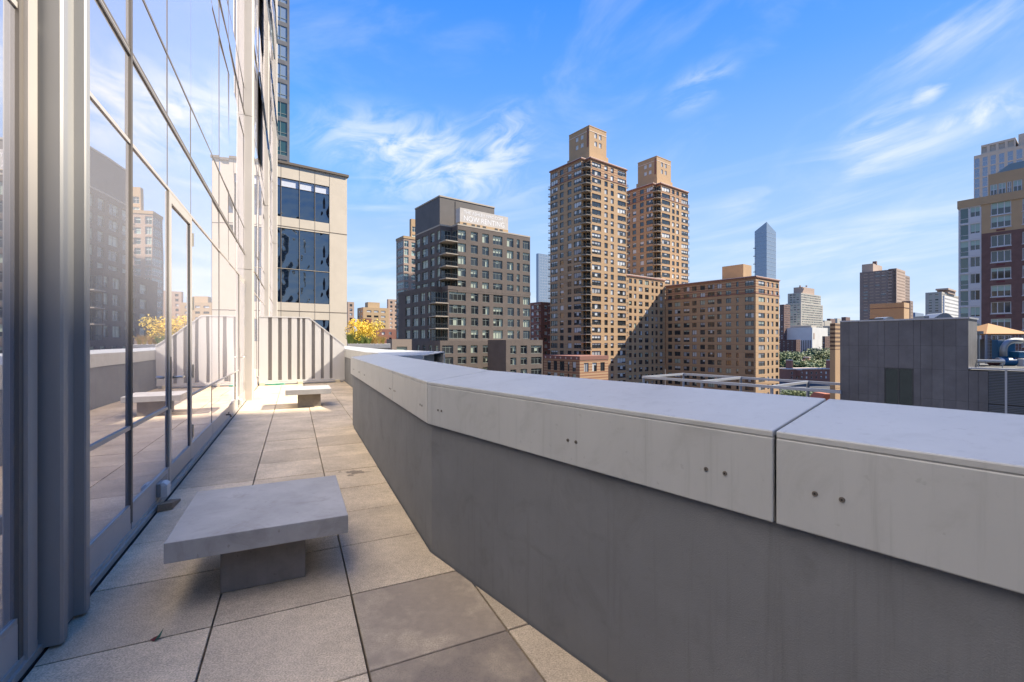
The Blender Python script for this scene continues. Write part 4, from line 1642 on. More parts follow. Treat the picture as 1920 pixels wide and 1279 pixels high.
for z0, z1 in rows_s:
    for a, b in zip(tl[:-1], tl[1:]):
        ww.append((a + 0.006, b - 0.006, z0, z1, BK2 if z1 > 14 else BK))
    step = tl[1] - tl[0]
    for k in range(1, 6):
        ww.append((tl[0] - step * k + 0.006, tl[0] - step * (k - 1) - 0.006, z0, z1, BK2 if z1 > 14 else BK))
prism_building(stone, [A, bs, add2(bs, gL, 25), add2(A, gL, 25)], GROUND, zt_s, {0: ww}, [M_STONE, M_ROOF])
cornice(stone, [A, bs, add2(bs, gL, 25), add2(A, gL, 25)], zt_s, zt_s + 0.22, 0.15, M_STONE_J, 'coping')
# stone cladding joints: recessed lines as slim dark strips between the slabs
for y in (436, 512, 586):
    z = zat(y, 45)
    m = MB()
    o_ = add2(A, gN, 0.012)
    m.prism([o_, add2(o_, gR, Wb), add2(add2(o_, gR, Wb), gL, 0.011), add2(o_, gL, 0.011)], z - 0.035, z + 0.035)
    if y != 512:
        m.build('shadow_gap', M_STONE_J, stone)
for t in tl + [tl[0] - 1.8, tl[0] - 3.6]:
    for z0, z1 in ((zat(347, 44.5) + .02, zt_s), (zat(437, 44.5) + .02, zat(417, 44.5) - .02), (zat(600, 44.5) + .02, zat(570, 44.5) - .02)):
        m = MB()
        o_ = add2(add2(A, gN, 0.010), gR, t - 0.012)
        m.prism([o_, add2(o_, gR, 0.024), add2(add2(o_, gR, 0.024), gL, 0.009), add2(o_, gL, 0.009)], z0, z1)
        m.build('joint', M_STONE_J, stone)

# tall dark glass tower at the top left
gt = at(543, 95)
glt = thing('dark_glass_tower', (*gt, GROUND), 'tall dark framed glass tower rising behind the stone building at the top left', 'tower')
Wg = 20.0
A = add2(gt, bL, Wg)
GTK = [kind(2, 0.25, 0.10, 0.12, (M_DARKM, M_FRAME_G, M_GLASS_T, M_BLIND_T), b) for b in (0, 0, 0.3, 1.0)]
GTK2 = kind(2, 0.25, 0.10, 0.12, (M_DARKM, M_FRAME_G, M_GLASS_B, M_BLIND_T), 0)
ww = []
z = 20.0
ta = Wg + tpx(gt, gR, 513)
tb = Wg + tpx(gt, gR, 538.5)
while z < 92:
    for k in range(4):
        ww.append((ta - k * (tb - ta + 0.3), tb - k * (tb - ta + 0.3), z, z + 3.1, GTK2 if z > 50 else random.choice(GTK)))
    z += 3.95
prism_building(glt, [A, gt, add2(gt, gL, 18), add2(A, gL, 18)], GROUND, 98, {0: [w for w in ww if w[0] > 0.1]}, [M_GREYP2, M_ROOF])

# ------------------------------------------------------------------ curved tan building behind the dark block
cb = at(757, 165)
cbb = thing('tan_tower_behind', (*cb, GROUND), 'tan brick tower with glazed corner bays half hidden behind the dark block', 'apartment tower')
CK = lambda n: kind(n, 0.6, 0.1, 0.2, (M_TANP, M_FRAME_L, M_GLASS_T, M_BLIND_T), pick([0, 0.4, 1], [2, 2, 2]))
zc = zat(450, 168)
Lc, Rc = tpx(cb, gL, 743), 24.0
wl_, wr_ = [], []
z = zc - 3.0
while z > -6:
    wl_.append((0.3, Lc - 0.2, z, z + 2.3, CK(4)))
    wr_.append((0.2, 1.9, z, z + 2.3, CK(2)))
    for q in range(6):
        wr_.append((3.0 + q * 3.4, 4.6 + q * 3.4, z, z + 1.9, CK(1)))
    z -= 3.0
pc = foot(cb, Lc, Rc)
prism_building(cbb, pc, GROUND, zc, {0: wl_, 1: wr_}, [M_PINK, M_ROOF])
cornice(cbb, pc, zc, zc + 0.9, 0.15, M_GOLD)
k2_ = at(771, 170)
prism_building(cbb, foot(k2_, 1.5, 12), zc, zat(410, 170), {1: [(0.4, 2.2, zc + 3 * j + 0.6, zc + 3 * j + 2.6, CK(2)) for j in range(2)]}, [M_GOLD, M_ROOF], wall_name='stair_tower')


# ------------------------------------------------------------------ far buildings
def far(name, lab, K, L, Rr, z1, wallm, win, cat='building', fl=3.0, step=3.4, ww=1.7, wh=1.6, left=True, right=True, group=None, z0=GROUND, zlo=None, dl=gL, dr=gR, root=None, dense=True):
    r = root or thing(name, (*K, GROUND), lab, cat, group)
    poly = foot(K, L, Rr, dl=dl, dr=dr)
    wd = {}
    lo = max(z0, -12 if zlo is None else zlo)
    for e, ln, on in ((0, L, left), (1, Rr, right)):
        if not on or ln < 1.5 * ww:
            continue
        n = max(1, int((ln - 0.8) / step))
        off = (ln - n * step) / 2
        lst = []
        z = z1 - fl
        while z > lo:
            for i in range(n):
                a = off + i * step + (step - ww) / 2
                lst.append((a, a + ww, z, z + wh, random.choice(win)))
            z -= fl
        wd[e] = lst
    prism_building(r, poly, z0, z1, wd, [wallm, M_ROOF], joined=True)
    return r


def fk(w, fr, gl, b):
    return [kind(1, 0, 0.12, 0.25, (w, fr, gl, b), q) for q in (0, 0, 0.5, 1.0)]


FW_TAN = fk(M_TANP, M_FRAME_D, M_GLASS, M_BLIND)
FW_GREY = fk(M_GREYST, M_FRAME_G, M_GLASS, M_BLIND_G)
FW_BR = fk(M_BROWN, M_FRAME_D, M_GLASS, M_BLIND)
FW_WH = fk(M_WHITE, M_FRAME_D, M_GLASS, M_BLIND)
FW_RED = fk(M_BRICK, M_FRAME_L, M_GLASS, M_BLIND)
FW_GL = [kind(1, 0, 0.12, 0.06, (M_GLASS_B, M_FRAME_L, M_GLASS_B, M_BLIND), 0)]

# left distance
far('tan_slab', 'tan high-rise half hidden behind the stone building', at(652, 300), 8, tpx(at(652, 300), gR, 664), zat(566, 300), M_PINK, FW_TAN, fl=3.0)
K = at(681, 310)
r = far('tan_block', 'wide tan apartment block above the yellow shrub', K, tpx(K, gL, 670), tpx(K, gR, 729), zat(576, 310), M_GOLD, FW_TAN, fl=3.4, step=5.0, ww=3.2, wh=1.4)
m = MB()
K = at(690, 316)
m.prism(foot(K, 6, tpx(K, gR, 712)), zat(577, 310), zat(566, 314))
m.build('roof_house', M_GOLD, r)
K = at(728, 330)
far('brown_slab', 'brown high-rise beside the dark block in the left distance', K, 2.5, tpx(K, gR, 748), zat(561, 330), M_PINK, FW_TAN, fl=3.0, step=3.6)
K = at(705, 260)
far('brick_rowhouse', 'low red brick house behind the ornamental grass', K, 8, tpx(K, gR, 745), zat(617, 260), M_BRICK, FW_RED, fl=3.2, step=4.2)
K = at(686, 240)
far('brick_house', 'small orange brick house among the tan blocks', K, 4, tpx(K, gR, 697), zat(597, 240), M_BRICK, [FW_RED[0]], fl=4)
K = at(735, 96)
far('brown_annex', 'low brown building left of the dark block', K, 3, tpx(K, gR, 772), zat(636, 96), mat('taupe_brick', (0.24, 0.19, 0.15), 0.9), FW_GREY, fl=3.2, step=4.5, ww=2.4)
# between the dark block and the tan tower
K = at(1009.5, 800)
far('blue_glass_tower', 'pale blue glass tower just left of the tan twin towers', K, 6, 60, zat(475, 800), M_GLASS_B, FW_GL, 'glass tower', fl=5, step=6, ww=5.6, wh=4.5, zlo=20)
K = at(1014, 200)
r = far('red_brick_block', 'red brick apartment block between the dark block and the tan tower', K, tpx(K, gL, 992), 20, zat(566, 200), M_BRICK, FW_RED, fl=2.9, step=3.5)
for z in range(9):
    m = MB()
    zz_ = zat(566, 200) - 1.0 - 2.9 * z
    m.prism([add2(K, gR, -1.3), add2(add2(K, gL, 3), gR, -1.3), add2(add2(K, gL, 3), gR, -.01), add2(K, gR, -.01)][::-1], zz_ - 0.25, zz_)
    m.build('balcony_slab', M_SLAB, r)

# glass tower with a pointed top
kg = at(1437.5, 900)
gl = thing('pointed_glass_tower', (*kg, GROUND), 'slender blue glass tower with a slanted pointed top on the right skyline', 'glass tower')
La, Ra = tpx(kg, gL, 1415), tpx(kg, gR, 1455)
poly = foot(kg, La, Ra)
zs = [zat(430, 900), zat(416, 900), zat(430, 900), zat(423, 900)]
m = MB()
for i in range(4):
    j = (i + 1) % 4
    m.face([(*poly[i], GROUND), (*poly[j], GROUND), (*poly[j], zs[j]), (*poly[i], zs[i])])
m.face([(*poly[i], zs[i]) for i in range(4)])
m.build('glass_skin', M_GLASS_B, gl)
z = 20
m = MB()
while z < zs[0] - 4:
    m.prism([mitre(poly[i - 1], poly[i], poly[(i + 1) % 4], 0.25) for i in range(4)], z, z + 0.6)
    z += 8.2
tag(m.build('floor_lines', mat('pale_spandrel', (0.34, 0.40, 0.46), 0.4), gl), kind='stuff')
for k in range(9):
    m = MB()
    p = add2(poly[0], gR, 0.0)
    m.box(p[0] - 2.2, p[0] + 0.5, p[1] - 2, p[1] + 2, 60 + k * 16, 61.2 + k * 16)
    m.build('balcony_slab', M_GREYST, gl)

# stepped grey limestone building
K = at(1497, 700)
zg = zat(552, 700)
r = far('stepped_block', 'stepped grey limestone apartment building right of the tan wing', at(1502, 700), tpx(at(1502, 700), gL, 1473), tpx(at(1502, 700), gR, 1543), zat(568, 700), M_GREYST, FW_GREY, fl=3.7, step=4.8, ww=3.6, wh=1.9, zlo=22)
far('', '', at(1502, 704), tpx(at(1502, 704), gL, 1477), tpx(at(1502, 704), gR, 1539), zat(549, 704), M_GREYST, FW_GREY, fl=3.7, step=4.8, ww=3.6, wh=1.9, z0=zat(568, 700), zlo=zat(568, 700), root=r)
m = MB()
m.prism(foot(at(1505, 715), tpx(at(1505, 715), gL, 1488), tpx(at(1505, 715), gR, 1527)), zat(549, 704), zat(538, 715))
m.build('roof_house', M_PINK, r)
m = MB()
for x in (1501, 1513):
    m.prism(foot(at(x, 716), 2, 2), zat(538, 715), zat(535, 715))
m.build('roof_vents', M_PINK, r)
K = at(1470, 640)
far('brown_highrise', 'dark brown high-rise peeping out left of the stepped grey building', K, tpx(K, gL, 1462), 20, zat(571, 640), M_BROWN, FW_BR, fl=3.2)

# white windowless hall
K = at(1523, 620)
hall = thing('white_hall', (*K, GROUND), 'white windowless hall with dark vertical slots above the park trees', 'hall')
zh = zat(614, 620)
ph = foot(K, tpx(K, gL, 1450), tpx(K, gR, 1552))
prism_building(hall, ph, GROUND, zh, {}, [M_WHITE, M_ROOF])
m = MB()
m.prism(foot(at(1521, 640), tpx(at(1521, 640), gL, 1476), 18), zh, zat(610, 640))
m.build('roof_house', M_GREYST, hall)
for k in range(9):
    m = MB()
    a = add2(add2(K, gL, 1.5 + 2.2 * k), gR, -0.2)
    m.prism([a, add2(a, gL, 1.0), add2(add2(a, gL, 1.0), gR, 0.19), add2(a, gR, 0.19)], GROUND, zat(638, 620))
    m.build('wall_slot', M_FRAME_D, hall)
m = MB()
a = add2(add2(K, gR, 4.0), gN, 0.2)
m.prism([a, add2(a, gR, 3.5), add2(add2(a, gR, 3.5), gL, 0.19), add2(a, gL, 0.19)], zat(636, 620), zat(624.5, 620))
m.build('wall_recess', M_PINK, hall)
K = at(1493, 585)
far('brick_slab', 'dark red brick slab left of the white hall', K, tpx(K, gL, 1455), tpx(K, gR, 1501), zat(637, 585), mat('maroon_brick', (0.13, 0.07, 0.055), 0.9), FW_RED, fl=3.0, step=5, ww=1.4, wh=1.3, zlo=-36)
K = at(1547, 560)
far('brick_slab', 'dark red brick slab right of the white hall', K, 3, tpx(K, gR, 1575), zat(630.5, 560), mat('maroon_brick', (0.13, 0.07, 0.055), 0.9), FW_RED, fl=3.0, step=5, ww=1.4, wh=1.3, zlo=-36)
K = at(1558, 800)
far('grey_midrise', 'small grey building behind the brick slab on the right skyline', K, tpx(K, gL, 1535), 24, zat(611, 800), M_GREYST, FW_GREY, fl=4, step=6, ww=3, zlo=0)

# brick row with chimneys among the trees
K = at(1478, 430)
row = thing('brick_school', (*K, GROUND), 'low red brick building with pale cornice and chimney stacks among the trees', 'building')
dlr = azv(-37)
Lr, Rr_ = 12, 62.0
zr = zat(693, 430)
dflat = azv(84)
pr = [add2(K, azv(-6), 14), K, add2(K, dflat, Rr_), add2(add2(K, dflat, Rr_), azv(-6), 14)]
prism_building(row, pr, GROUND, zr, {1: [(3 + 5 * i, 4.6 + 5 * i, zr - 4.5 - 4.2 * j, zr - 2.2 - 4.2 * j, FW_RED[i % 4]) for i in range(11) for j in range(2)]}, [M_BRICK, M_ROOF], joined=True)
cornice(row, pr, zr, zr + 0.8, 0.6, M_CREAM)
for x, w in ((1483, 4.6), (1558, 4.2), (1500, 4.0)):
    c = at(x, 436 if x != 1500 else 428)
    m = MB()
    zc0 = zr + 0.8 if x != 1500 else zr - 6
    zt = zr + (8.2 if x != 1500 else -0.5)
    m.prism(foot(c, w, w), zc0, zt)
    m.prism(foot(add2(c, gN, .3), w + .5, w + .5), zt, zt + 0.6, 1)
    m.build('chimney_stack', [M_BRICK, M_CREAM], row)
K = at(1516, 500)
cs = thing('brick_chimney_house', (*K, GROUND), 'gabled brick chimney block rising between the park trees', 'building')
m = MB()
m.prism(foot(K, 5, 5), GROUND, zat(671, 500))
m.prism(foot(add2(K, gN, .4), 5.8, 5.8), zat(671, 500), zat(669.5, 500), 1)
q0, q1 = at(1503, 496), at(1514, 496)
m.prism([q0, q1, add2(q1, (0, 1), 8), add2(q0, (0, 1), 8)], GROUND, zat(681, 496))
m.hexa([(*q0, zat(681, 496)), (*q1, zat(681, 496)), (*add2(q1, (0, 1), 8), zat(681, 496)), (*add2(q0, (0, 1), 8), zat(681, 496)),
        (q0[0] + 3, q0[1], zat(676, 496)), (q1[0] - .5, q1[1], zat(675, 496)), (q1[0] - .5, q1[1] + 8, zat(675, 496)), (q0[0] + 3, q0[1] + 8, zat(676, 496))])
m.build('masonry', [M_BRICK, M_CREAM], cs)
K = at(1546, 225)
gb = thing('gabled_brick_house', (*K, GROUND), 'red brick gable end with pale edging just above the parapet joint', 'house')
za, zb_ = zat(748, 225), zat(739, 225)
q0, q1 = at(1540, 225), at(1564, 225)
m = MB()
m.prism([q0, q1, add2(q1, (0, 1), 9), add2(q0, (0, 1), 9)], GROUND, za)
m.hexa([(*q0, za), (*q1, za), (*add2(q1, (0, 1), 9), za), (*add2(q0, (0, 1), 9), za),
        (q0[0] + 2.2, q0[1], zb_), (q1[0] - 0.2, q1[1], zb_), (q1[0] - .2, q1[1] + 9, zb_), (q0[0] + 2.2, q0[1] + 9, zb_)])
m.build('gable_wall', mat('orange_brick', (0.36, 0.11, 0.05), 0.9), gb)
m = MB()
m.prism([add2(q1, (-.35, -.25)), add2(q1, (.15, -.25)), add2(q1, (.15, 9)), add2(q1, (-.35, 9))], GROUND, zb_ + 0.3)
m.build('edge_trim', M_CREAM, gb)

# brown tower in the right distance
K = at(1680, 420)
br = far('brown_tower', 'brown and tan striped high-rise on the right skyline', K, tpx(K, gL, 1612), tpx(K, gR, 1697), zat(506, 425), mat('umber_brick', (0.26, 0.19, 0.15), 0.9, 0, (0.1, 0.1)),
         [kind(1, 0, 0.1, 0.2, (M_BROWN, M_FRAME_D, M_PINK, M_PINK), 1.0), kind(1, 0, 0.1, 0.2, (M_BROWN, M_FRAME_D, M_PINK, M_PINK), 1.0), kind(1, 0, 0.1, 0.2, (M_BROWN, M_FRAME_D, M_GLASS, M_BLIND), 0.4)],
         fl=2.9, step=4.6, ww=3.6, wh=1.3, right=False, zlo=14)
far('', '', add2(K, gN, 0.4), 6.0, tpx(add2(K, gN, .4), gR, 1697.5), zat(503, 420), M_PINK, FW_TAN, fl=2.9, step=3.2, ww=1.2, wh=1.2, root=br, zlo=14)
far('', '', at(1697, 440), 5, tpx(at(1697, 440), gR, 1706), zat(516, 440), MATS['umber_brick'], FW_TAN, fl=2.9, step=3.0, ww=1.2, wh=1.2, root=br, zlo=14)
far('', '', at(1707, 425), 6, tpx(at(1707, 425), gR, 1712), zat(564, 425), MATS['umber_brick'], FW_TAN, fl=2.9, step=3.0, ww=1.2, wh=1.2, root=br, zlo=14)
m = MB()
k3 = at(1637, 445)
m.prism(foot(k3, tpx(k3, gL, 1616), tpx(k3, gR, 1654)), zat(507, 425) - 3, zat(494, 445))
m.prism(foot(at(1643, 450), 3, 3), zat(494, 445), zat(488, 445), 1)
m.build('roof_house', [M_PINK, M_BROWN], br)
# tan windowless block
K = at(1695, 190)
tb_ = thing('tan_blank_block', (*K, GROUND), 'plain windowless tan brick block behind the charcoal building', 'building')
m = MB()
pt_ = foot(K, tpx(K, gL, 1631), tpx(K, gR, 1705))
m.prism(pt_, GROUND, zat(567, 190))
m.build('wall', M_TANP, tb_)
cornice(tb_, pt_, zat(577, 190), zat(576, 190), 0.12, M_BROWN, 'belt_course')
# far right pair
K = at(1766, 520)
rr = far('grey_tan_highrise', 'grey tan high-rise with a flat projecting roof cap on the right skyline', K, tpx(K, gL, 1735), tpx(K, gR, 1815), zat(547, 520), M_GREYST, FW_GREY, fl=3.2, step=5.5, ww=2.8, wh=1.4, zlo=14)
m = MB()
m.prism(foot(at(1778, 535), tpx(at(1778, 535), gL, 1757), 40), zat(547, 520), zat(544, 535))
m.prism(foot(at(1778, 530), tpx(at(1778, 530), gL, 1754), 45), zat(544, 535), zat(540, 530))
m.build('roof_cap', M_PINK, rr)
K = at(1771, 400)
far('white_midrise', 'white mid-rise with small dark windows right of the grey tan high-rise', K, tpx(K, gL, 1768), tpx(K, gR, 1830), zat(554, 400), M_WHITE, FW_WH, fl=3.3, step=4.6, ww=2.4, wh=1.3, zlo=8)
K = at(1716, 1500)
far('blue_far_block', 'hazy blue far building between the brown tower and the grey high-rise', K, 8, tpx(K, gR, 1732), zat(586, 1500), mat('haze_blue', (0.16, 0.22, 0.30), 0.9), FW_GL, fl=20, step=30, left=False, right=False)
for i, (x, y, w, Yd) in enumerate(((1546, 601, 13, 1900), (1557, 597.5, 9, 2200), (1570, 597, 7, 2400), (1586, 594.5, 8, 1800), (1594, 600, 9, 2000), (1603, 602, 8, 2300), (1536, 603, 9, 1700))):
    K = at(x, Yd)
    far('skyline_block', ('broad low pale block', 'small dark peaked block', 'small grey block', 'dark narrow block', 'pale block beside the dark narrow one', 'low pale block by the brown tower', 'low pale block by the stepped building')[i] + ' on the far right horizon', K, 15, tpx(K, gR, x + w), zat(y, Yd), M_GREYST if i % 2 == 0 else M_BROWN, FW_GREY, left=False, right=False, group='far skyline blocks')

# tan striped pier behind the charcoal building
K = at(1566, 60)
ts = thing('striped_brick_pier', (*K, GROUND), 'narrow tan brick building edge with dark stripes left of the charcoal building', 'building')
pz = foot(K, 0.6, 8, dr=gR)
m = MB()
m.prism(pz, GROUND, zat(656, 60))
m.build('wall', M_TANP, ts)
m = MB()
m.prism(pz, zat(656, 60), zat(606, 60))
m.build('striped_wall', stripes(mat('pier_striped_brick', (0.42, 0.265, 0.135), 0.9), 0.55, 0.48, (0.11, 0.06, 0.035)), ts)

# ------------------------------------------------------------------ right apartment tower
At = at(1797, 83.6)
rt = thing('brick_apartment_tower', (*At, GROUND), 'brown and gold brick apartment tower with a glazed corner at the right edge', 'apartment tower')
Bt = add2(At, gN, 26)
RWm = (M_BROWN, M_FRAME_L, M_GLASS, M_BLIND_T)
RGm = (M_GOLD, M_FRAME_L, M_GLASS, M_BLIND_T)


def tr_(x):
    return tpx(At, gN, x)


def zr_(y, x):
    Y = At[1] + gN[1] * tr_(x)
    return zat(y, Y)


ztr = zr_(378, 1797) + 0.0
zs = [zr_(y, 1876) for y in (402, 426, 461.5, 491, 523, 556, 587.5, 619, 650, 681)]     # window bottoms
wa = []
for i, zb in enumerate(zs):
    hgt = (zr_(378, 1876) - zs[0]) if i == 0 else 2.05
    hgt = 2.3 if i == 0 else 2.0
    bl = pick([0, 0.3, 0.5], [2, 2, 3])
    mt = RGm if i < 2 else RWm
    for (xa, xb) in ((1857.5, 1896), (1917, 1955), (1985, 2025)):
        wa.append((tr_(xa), tr_(xb), zb, zb + hgt, kind(3, 0, 0.11, 0.18, mt, bl, 'sill')))
# glazed corner bay: one tall light and a pair per floor
for i in range(10):
    zb = zr_(418.5, 1815) - i * 3.0
    wa.append((tr_(1800), tr_(1816.5), zb, zb + 2.75, kind(1, 0.3, 0.08, 0.10, (M_FRAME_L, M_FRAME_L, M_GLASS_T, M_BLIND_T), pick([0, 0.4], [2, 1]))))
    wa.append((tr_(1819), tr_(1838), zb + 0.95, zb + 2.75, kind(2, 0, 0.08, 0.10, (M_FRAME_L, M_FRAME_L, M_GLASS, M_BLIND_T), pick([0, 0.5, 0.8], [1, 1, 1]))))
zgold = zr_(434, 1876)
pr_ = [At, Bt, add2(Bt, gR, 16), add2(At, gR, 16)]
prism_building(rt, pr_, GROUND, ztr, {0: wa}, [M_BROWN, M_ROOF, M_GOLD], split=(lambda z: 2 if z > zgold else 0, [zgold]))
# pale spandrels of the corner bay, 20 mm proud of the brick
m = MB()
o_ = add2(add2(At, gN, 0.0), gL, 0.0)
nrm = (-gR[0], -gR[1])
for i in range(11):
    zb = zr_(418.5, 1815) - i * 3.0
    for (xa, xb, z0_, z1_) in ((1798, 1838.8, zb + 2.76, zb + 3.0), (1817, 1838.8, zb + 0.02, zb + 0.94)):
        a, b = add2(At, gN, tr_(xa)), add2(At, gN, tr_(xb))
        if i == 0 and z1_ > ztr - 1.2 and z0_ > zb + 2:
            continue
        m.prism([a, add2(a, nrm, .05), add2(b, nrm, .05), b], z0_, z1_)
for xa, xb in ((1797.3, 1799.8), (1816.7, 1818.8), (1838.2, 1840)):
    a, b = add2(At, gN, tr_(xa)), add2(At, gN, tr_(xb))
    m.prism([a, add2(a, nrm, .06), add2(b, nrm, .06), b], GROUND, zr_(392, 1815))
m.build('bay_frame', M_FRAME_L, rt)
cornice(rt, pr_, ztr - 1.35, ztr + 0.05, 0.14, M_GOLD, 'parapet_band')
for i in range(1, 9):
    m = MB()
    z0_ = zs[i] - 0.62
    a, b = add2(At, gN, tr_(1868)), add2(At, gN, tr_(1884.5))
    m.prism([a, add2(a, nrm, .03), add2(b, nrm, .03), b], z0_, z0_ + 0.30)
    m.build('vent_grille', mat('maroon_grille', (0.12, 0.02, 0.025), 0.6), rt)
# setback top storey with a green sloped roof
S0 = add2(add2(At, gN, tr_(1851)), gR, 1.2)
zst = zr_(336, 1876) + 0.9
ps = [S0, add2(S0, gN, 22), add2(add2(S0, gN, 22), gR, 10), add2(S0, gR, 10)]
tS = lambda x: tpx(S0, gN, x)
ws_ = [(tS(xa), tS(xb), ztr + 0.25, ztr + 2.2, kind(2, 0.5, 0.1, 0.12, RGm, pick([0, 0, 0.5], [1, 1, 1]))) for xa, xb in ((1856.5, 1870), (1872, 1886), (1888.5, 1896.5), (1899.5, 1916.5), (1921, 1945))]
prism_building(rt, ps, ztr, zst + 0.6, {0: ws_}, [M_GOLD, M_ROOF], wall_name='setback_wall')
m = MB()
a = add2(add2(S0, gN, 0.8), gR, 0.5)
b = add2(a, gN, 21)
zq = zst + 0.6
m.hexa([(*a, zq), (*b, zq), (*add2(b, gR, 8), zq), (*add2(a, gR, 8), zq),
        (*add2(add2(a, gN, 1.6), gR, 1.2), zq + 1.6), (*add2(b, gR, 1.2), zq + 1.6), (*add2(b, gR, 7), zq + 1.6), (*add2(add2(a, gN, 1.6), gR, 7), zq + 1.6)])
m.build('sloped_roof', mat('verdigris_roof', (0.22, 0.24, 0.19), 0.8), rt)
# pale tower behind it
Ap = at(1826, 150)
pt = thing('pale_glass_tower', (*Ap, GROUND), 'tall pale tower of cream piers and glass behind the right edge tower', 'tower')
tp = lambda x: tpx(Ap, gN, x)
wq = []
zpt_ = zat(293, 150)
PGK = kind(1, 0.5, 0.08, 0.10, (M_CREAM, M_FRAME_L, M_GLASS_B, M_BLIND), 0)
cols_p = [(1827, 1837), (1842, 1852), (1857, 1867.5), (1873, 1883.5), (1889, 1900), (1905.5, 1917.5), (1923, 1935)]
for xa, xb in cols_p:
    for j in range(14):
        wq.append((tp(xa), tp(xb), zpt_ - 4.0 - j * 3.3, zpt_ - 1.0 - j * 3.3, PGK))
pq = [Ap, add2(Ap, gN, 30), add2(add2(Ap, gN, 30), gR, 20), add2(Ap, gR, 20)]
prism_building(pt, pq, GROUND, zpt_, {0: wq}, [mat('cream_stone', (0.60, 0.49, 0.36), 0.85), M_ROOF])
S1 = add2(add2(Ap, gN, tp(1838.5)), gR, 1.0)
zz1 = zat(262, 145)
ps1 = [S1, add2(S1, gN, tpx(S1, gN, 1904)), add2(add2(S1, gN, tpx(S1, gN, 1904)), gR, 10), add2(S1, gR, 10)]
lw = [(tpx(S1, gN, xa), tpx(S1, gN, xb), zpt_ + 0.6, zz1 - 0.7, kind(1, 0, 0.1, 0.25, (M_STONE, M_GREYST, M_GREYST, M_GREYST), 0)) for xa, xb in ((1841, 1850), (1856, 1867), (1872.5, 1884), (1889.5, 1901))]
prism_building(pt, ps1, zpt_, zz1, {0: lw}, [mat('cream_stone', (0.6, 0.49, 0.36)), M_ROOF], wall_name='crown_wall')
m = MB()
q = add2(Ap, gN, tp(1908))
m.prism([add2(q, gR, 2), add2(add2(q, gR, 2), gN, 20), add2(add2(q, gR, 12), gN, 20), add2(q, gR, 12)], zpt_, zpt_ + 4.2)
m.build('crown_step', MATS['cream_stone'], pt)

# ------------------------------------------------------------------ charcoal panel building
Ag = at(1575, 34.0)
ch = thing('charcoal_panel_building', (*Ag, GROUND), 'charcoal panelled rooftop block with one window and side louvres beyond the parapet', 'building')
tg = lambda x: tpx(Ag, gN, x)
Tm = tg(1816)
zgt = 2.73
zlow = -0.43
Tend = 24.0
m = MB()
core = [add2(Ag, gR, 0.06), add2(add2(Ag, gN, Tm - 0.06), gR, 0.06), add2(add2(Ag, gN, Tm - 0.06), gR, 3.1), add2(Ag, gR, 3.1)]
m.prism(core, GROUND, zgt - 0.05)
lowb = [add2(Ag, gR, 3.12), add2(add2(Ag, gN, Tm - 0.07), gR, 3.12), add2(add2(Ag, gN, Tm - 0.07), gR, 16), add2(Ag, gR, 16)]
m.prism(lowb, GROUND, zlow - 0.06)
lowc = [add2(add2(Ag, gN, Tm), gR, 0.06), add2(add2(Ag, gN, Tend), gR, 0.06), add2(add2(Ag, gN, Tend), gR, 16), add2(add2(Ag, gN, Tm), gR, 16)]
m.prism(lowc, GROUND, zlow - 0.05)
m.build('core_wall', M_BLACK, ch)
rows_g = [(zat(648, 32), zgt), (zat(689, 32), zat(648, 32)), (zat(741, 32), zat(689, 32)), (zat(800, 32), zat(741, 32)), (zat(860, 32), zat(800, 32))]
w0, w1 = tg(1658), tg(1713)
ncol = 12
xs_ = [Tm * i / ncol for i in range(ncol + 1)]
xs_ = [w0 if abs(x - w0) < 0.25 else (w1 if abs(x - w1) < 0.28 else x) for x in xs_]
nout = (-gR[0], -gR[1])


def gpanel(t0, t1, z0, z1, mt, th=0.04):
    m = MB()
    g = 0.006
    a, b = add2(Ag, gN, t0 + g), add2(Ag, gN, t1 - g)
    m.prism([a, b, add2(b, gR, th), add2(a, gR, th)], z0 + g, z1 - g)
    return m.build('cladding_panel', mt, ch)


for ri, (z0, z1) in enumerate(rows_g):
    for a, b in zip(xs_[:-1], xs_[1:]):
        if ri in (2, 3) and a > w0 - 0.05 and b < w1 + 0.05:
            continue
        gpanel(a, b, z0, z1, random.choice([M_GREYP, M_GREYP, M_GREYP2]))
    if ri >= 2:
        tl_ = tg(1853)
        st = (tl_ - Tm) / 2
        for k in range(2):
            gpanel(Tm + st * k, Tm + st * (k + 1), z0, min(z1, zlow), M_GREYP)
wz0, wz1 = rows_g[3][0], rows_g[2][1]
m = MB()
a, b = add2(Ag, gN, w0), add2(Ag, gN, w1)
mid_ = add2(Ag, gN, (w0 + w1) / 2)
for p, q in ((w0, w0 + .06), (w1 - .06, w1), ((w0 + w1) / 2 - .03, (w0 + w1) / 2 + .03)):
    p2, q2 = add2(Ag, gN, p), add2(Ag, gN, q)
    m.prism([p2, q2, add2(q2, gR, .05), add2(p2, gR, .05)], wz0, wz1)
for z in (wz1 - 0.06, wz0 + 1.35):
    p2, q2 = add2(add2(Ag, gN, w0 + .06), gR, .002), add2(add2(Ag, gN, w1 - .06), gR, .002)
    m.prism([p2, q2, add2(q2, gR, .045), add2(p2, gR, .045)], z, z + 0.055)
m.build('window_frame', M_FRAME_D, ch)
for p, q in ((w0 + .05, (w0 + w1) / 2 - .02), ((w0 + w1) / 2 + .02, w1 - .05)):
    m = MB()
    p2, q2 = add2(add2(Ag, gN, p), gR, .03), add2(add2(Ag, gN, q), gR, .03)
    m.prism([p2, q2, add2(q2, gR, .02), add2(p2, gR, .02)], wz0 + .02, wz1 - .02)
    m.build('pane', mirror_glass('dim_pane_%d' % int(p * 10), (0.62, 0.70, 0.66), (0.03, 0.04, 0.035), 0.4, 0.12), ch)
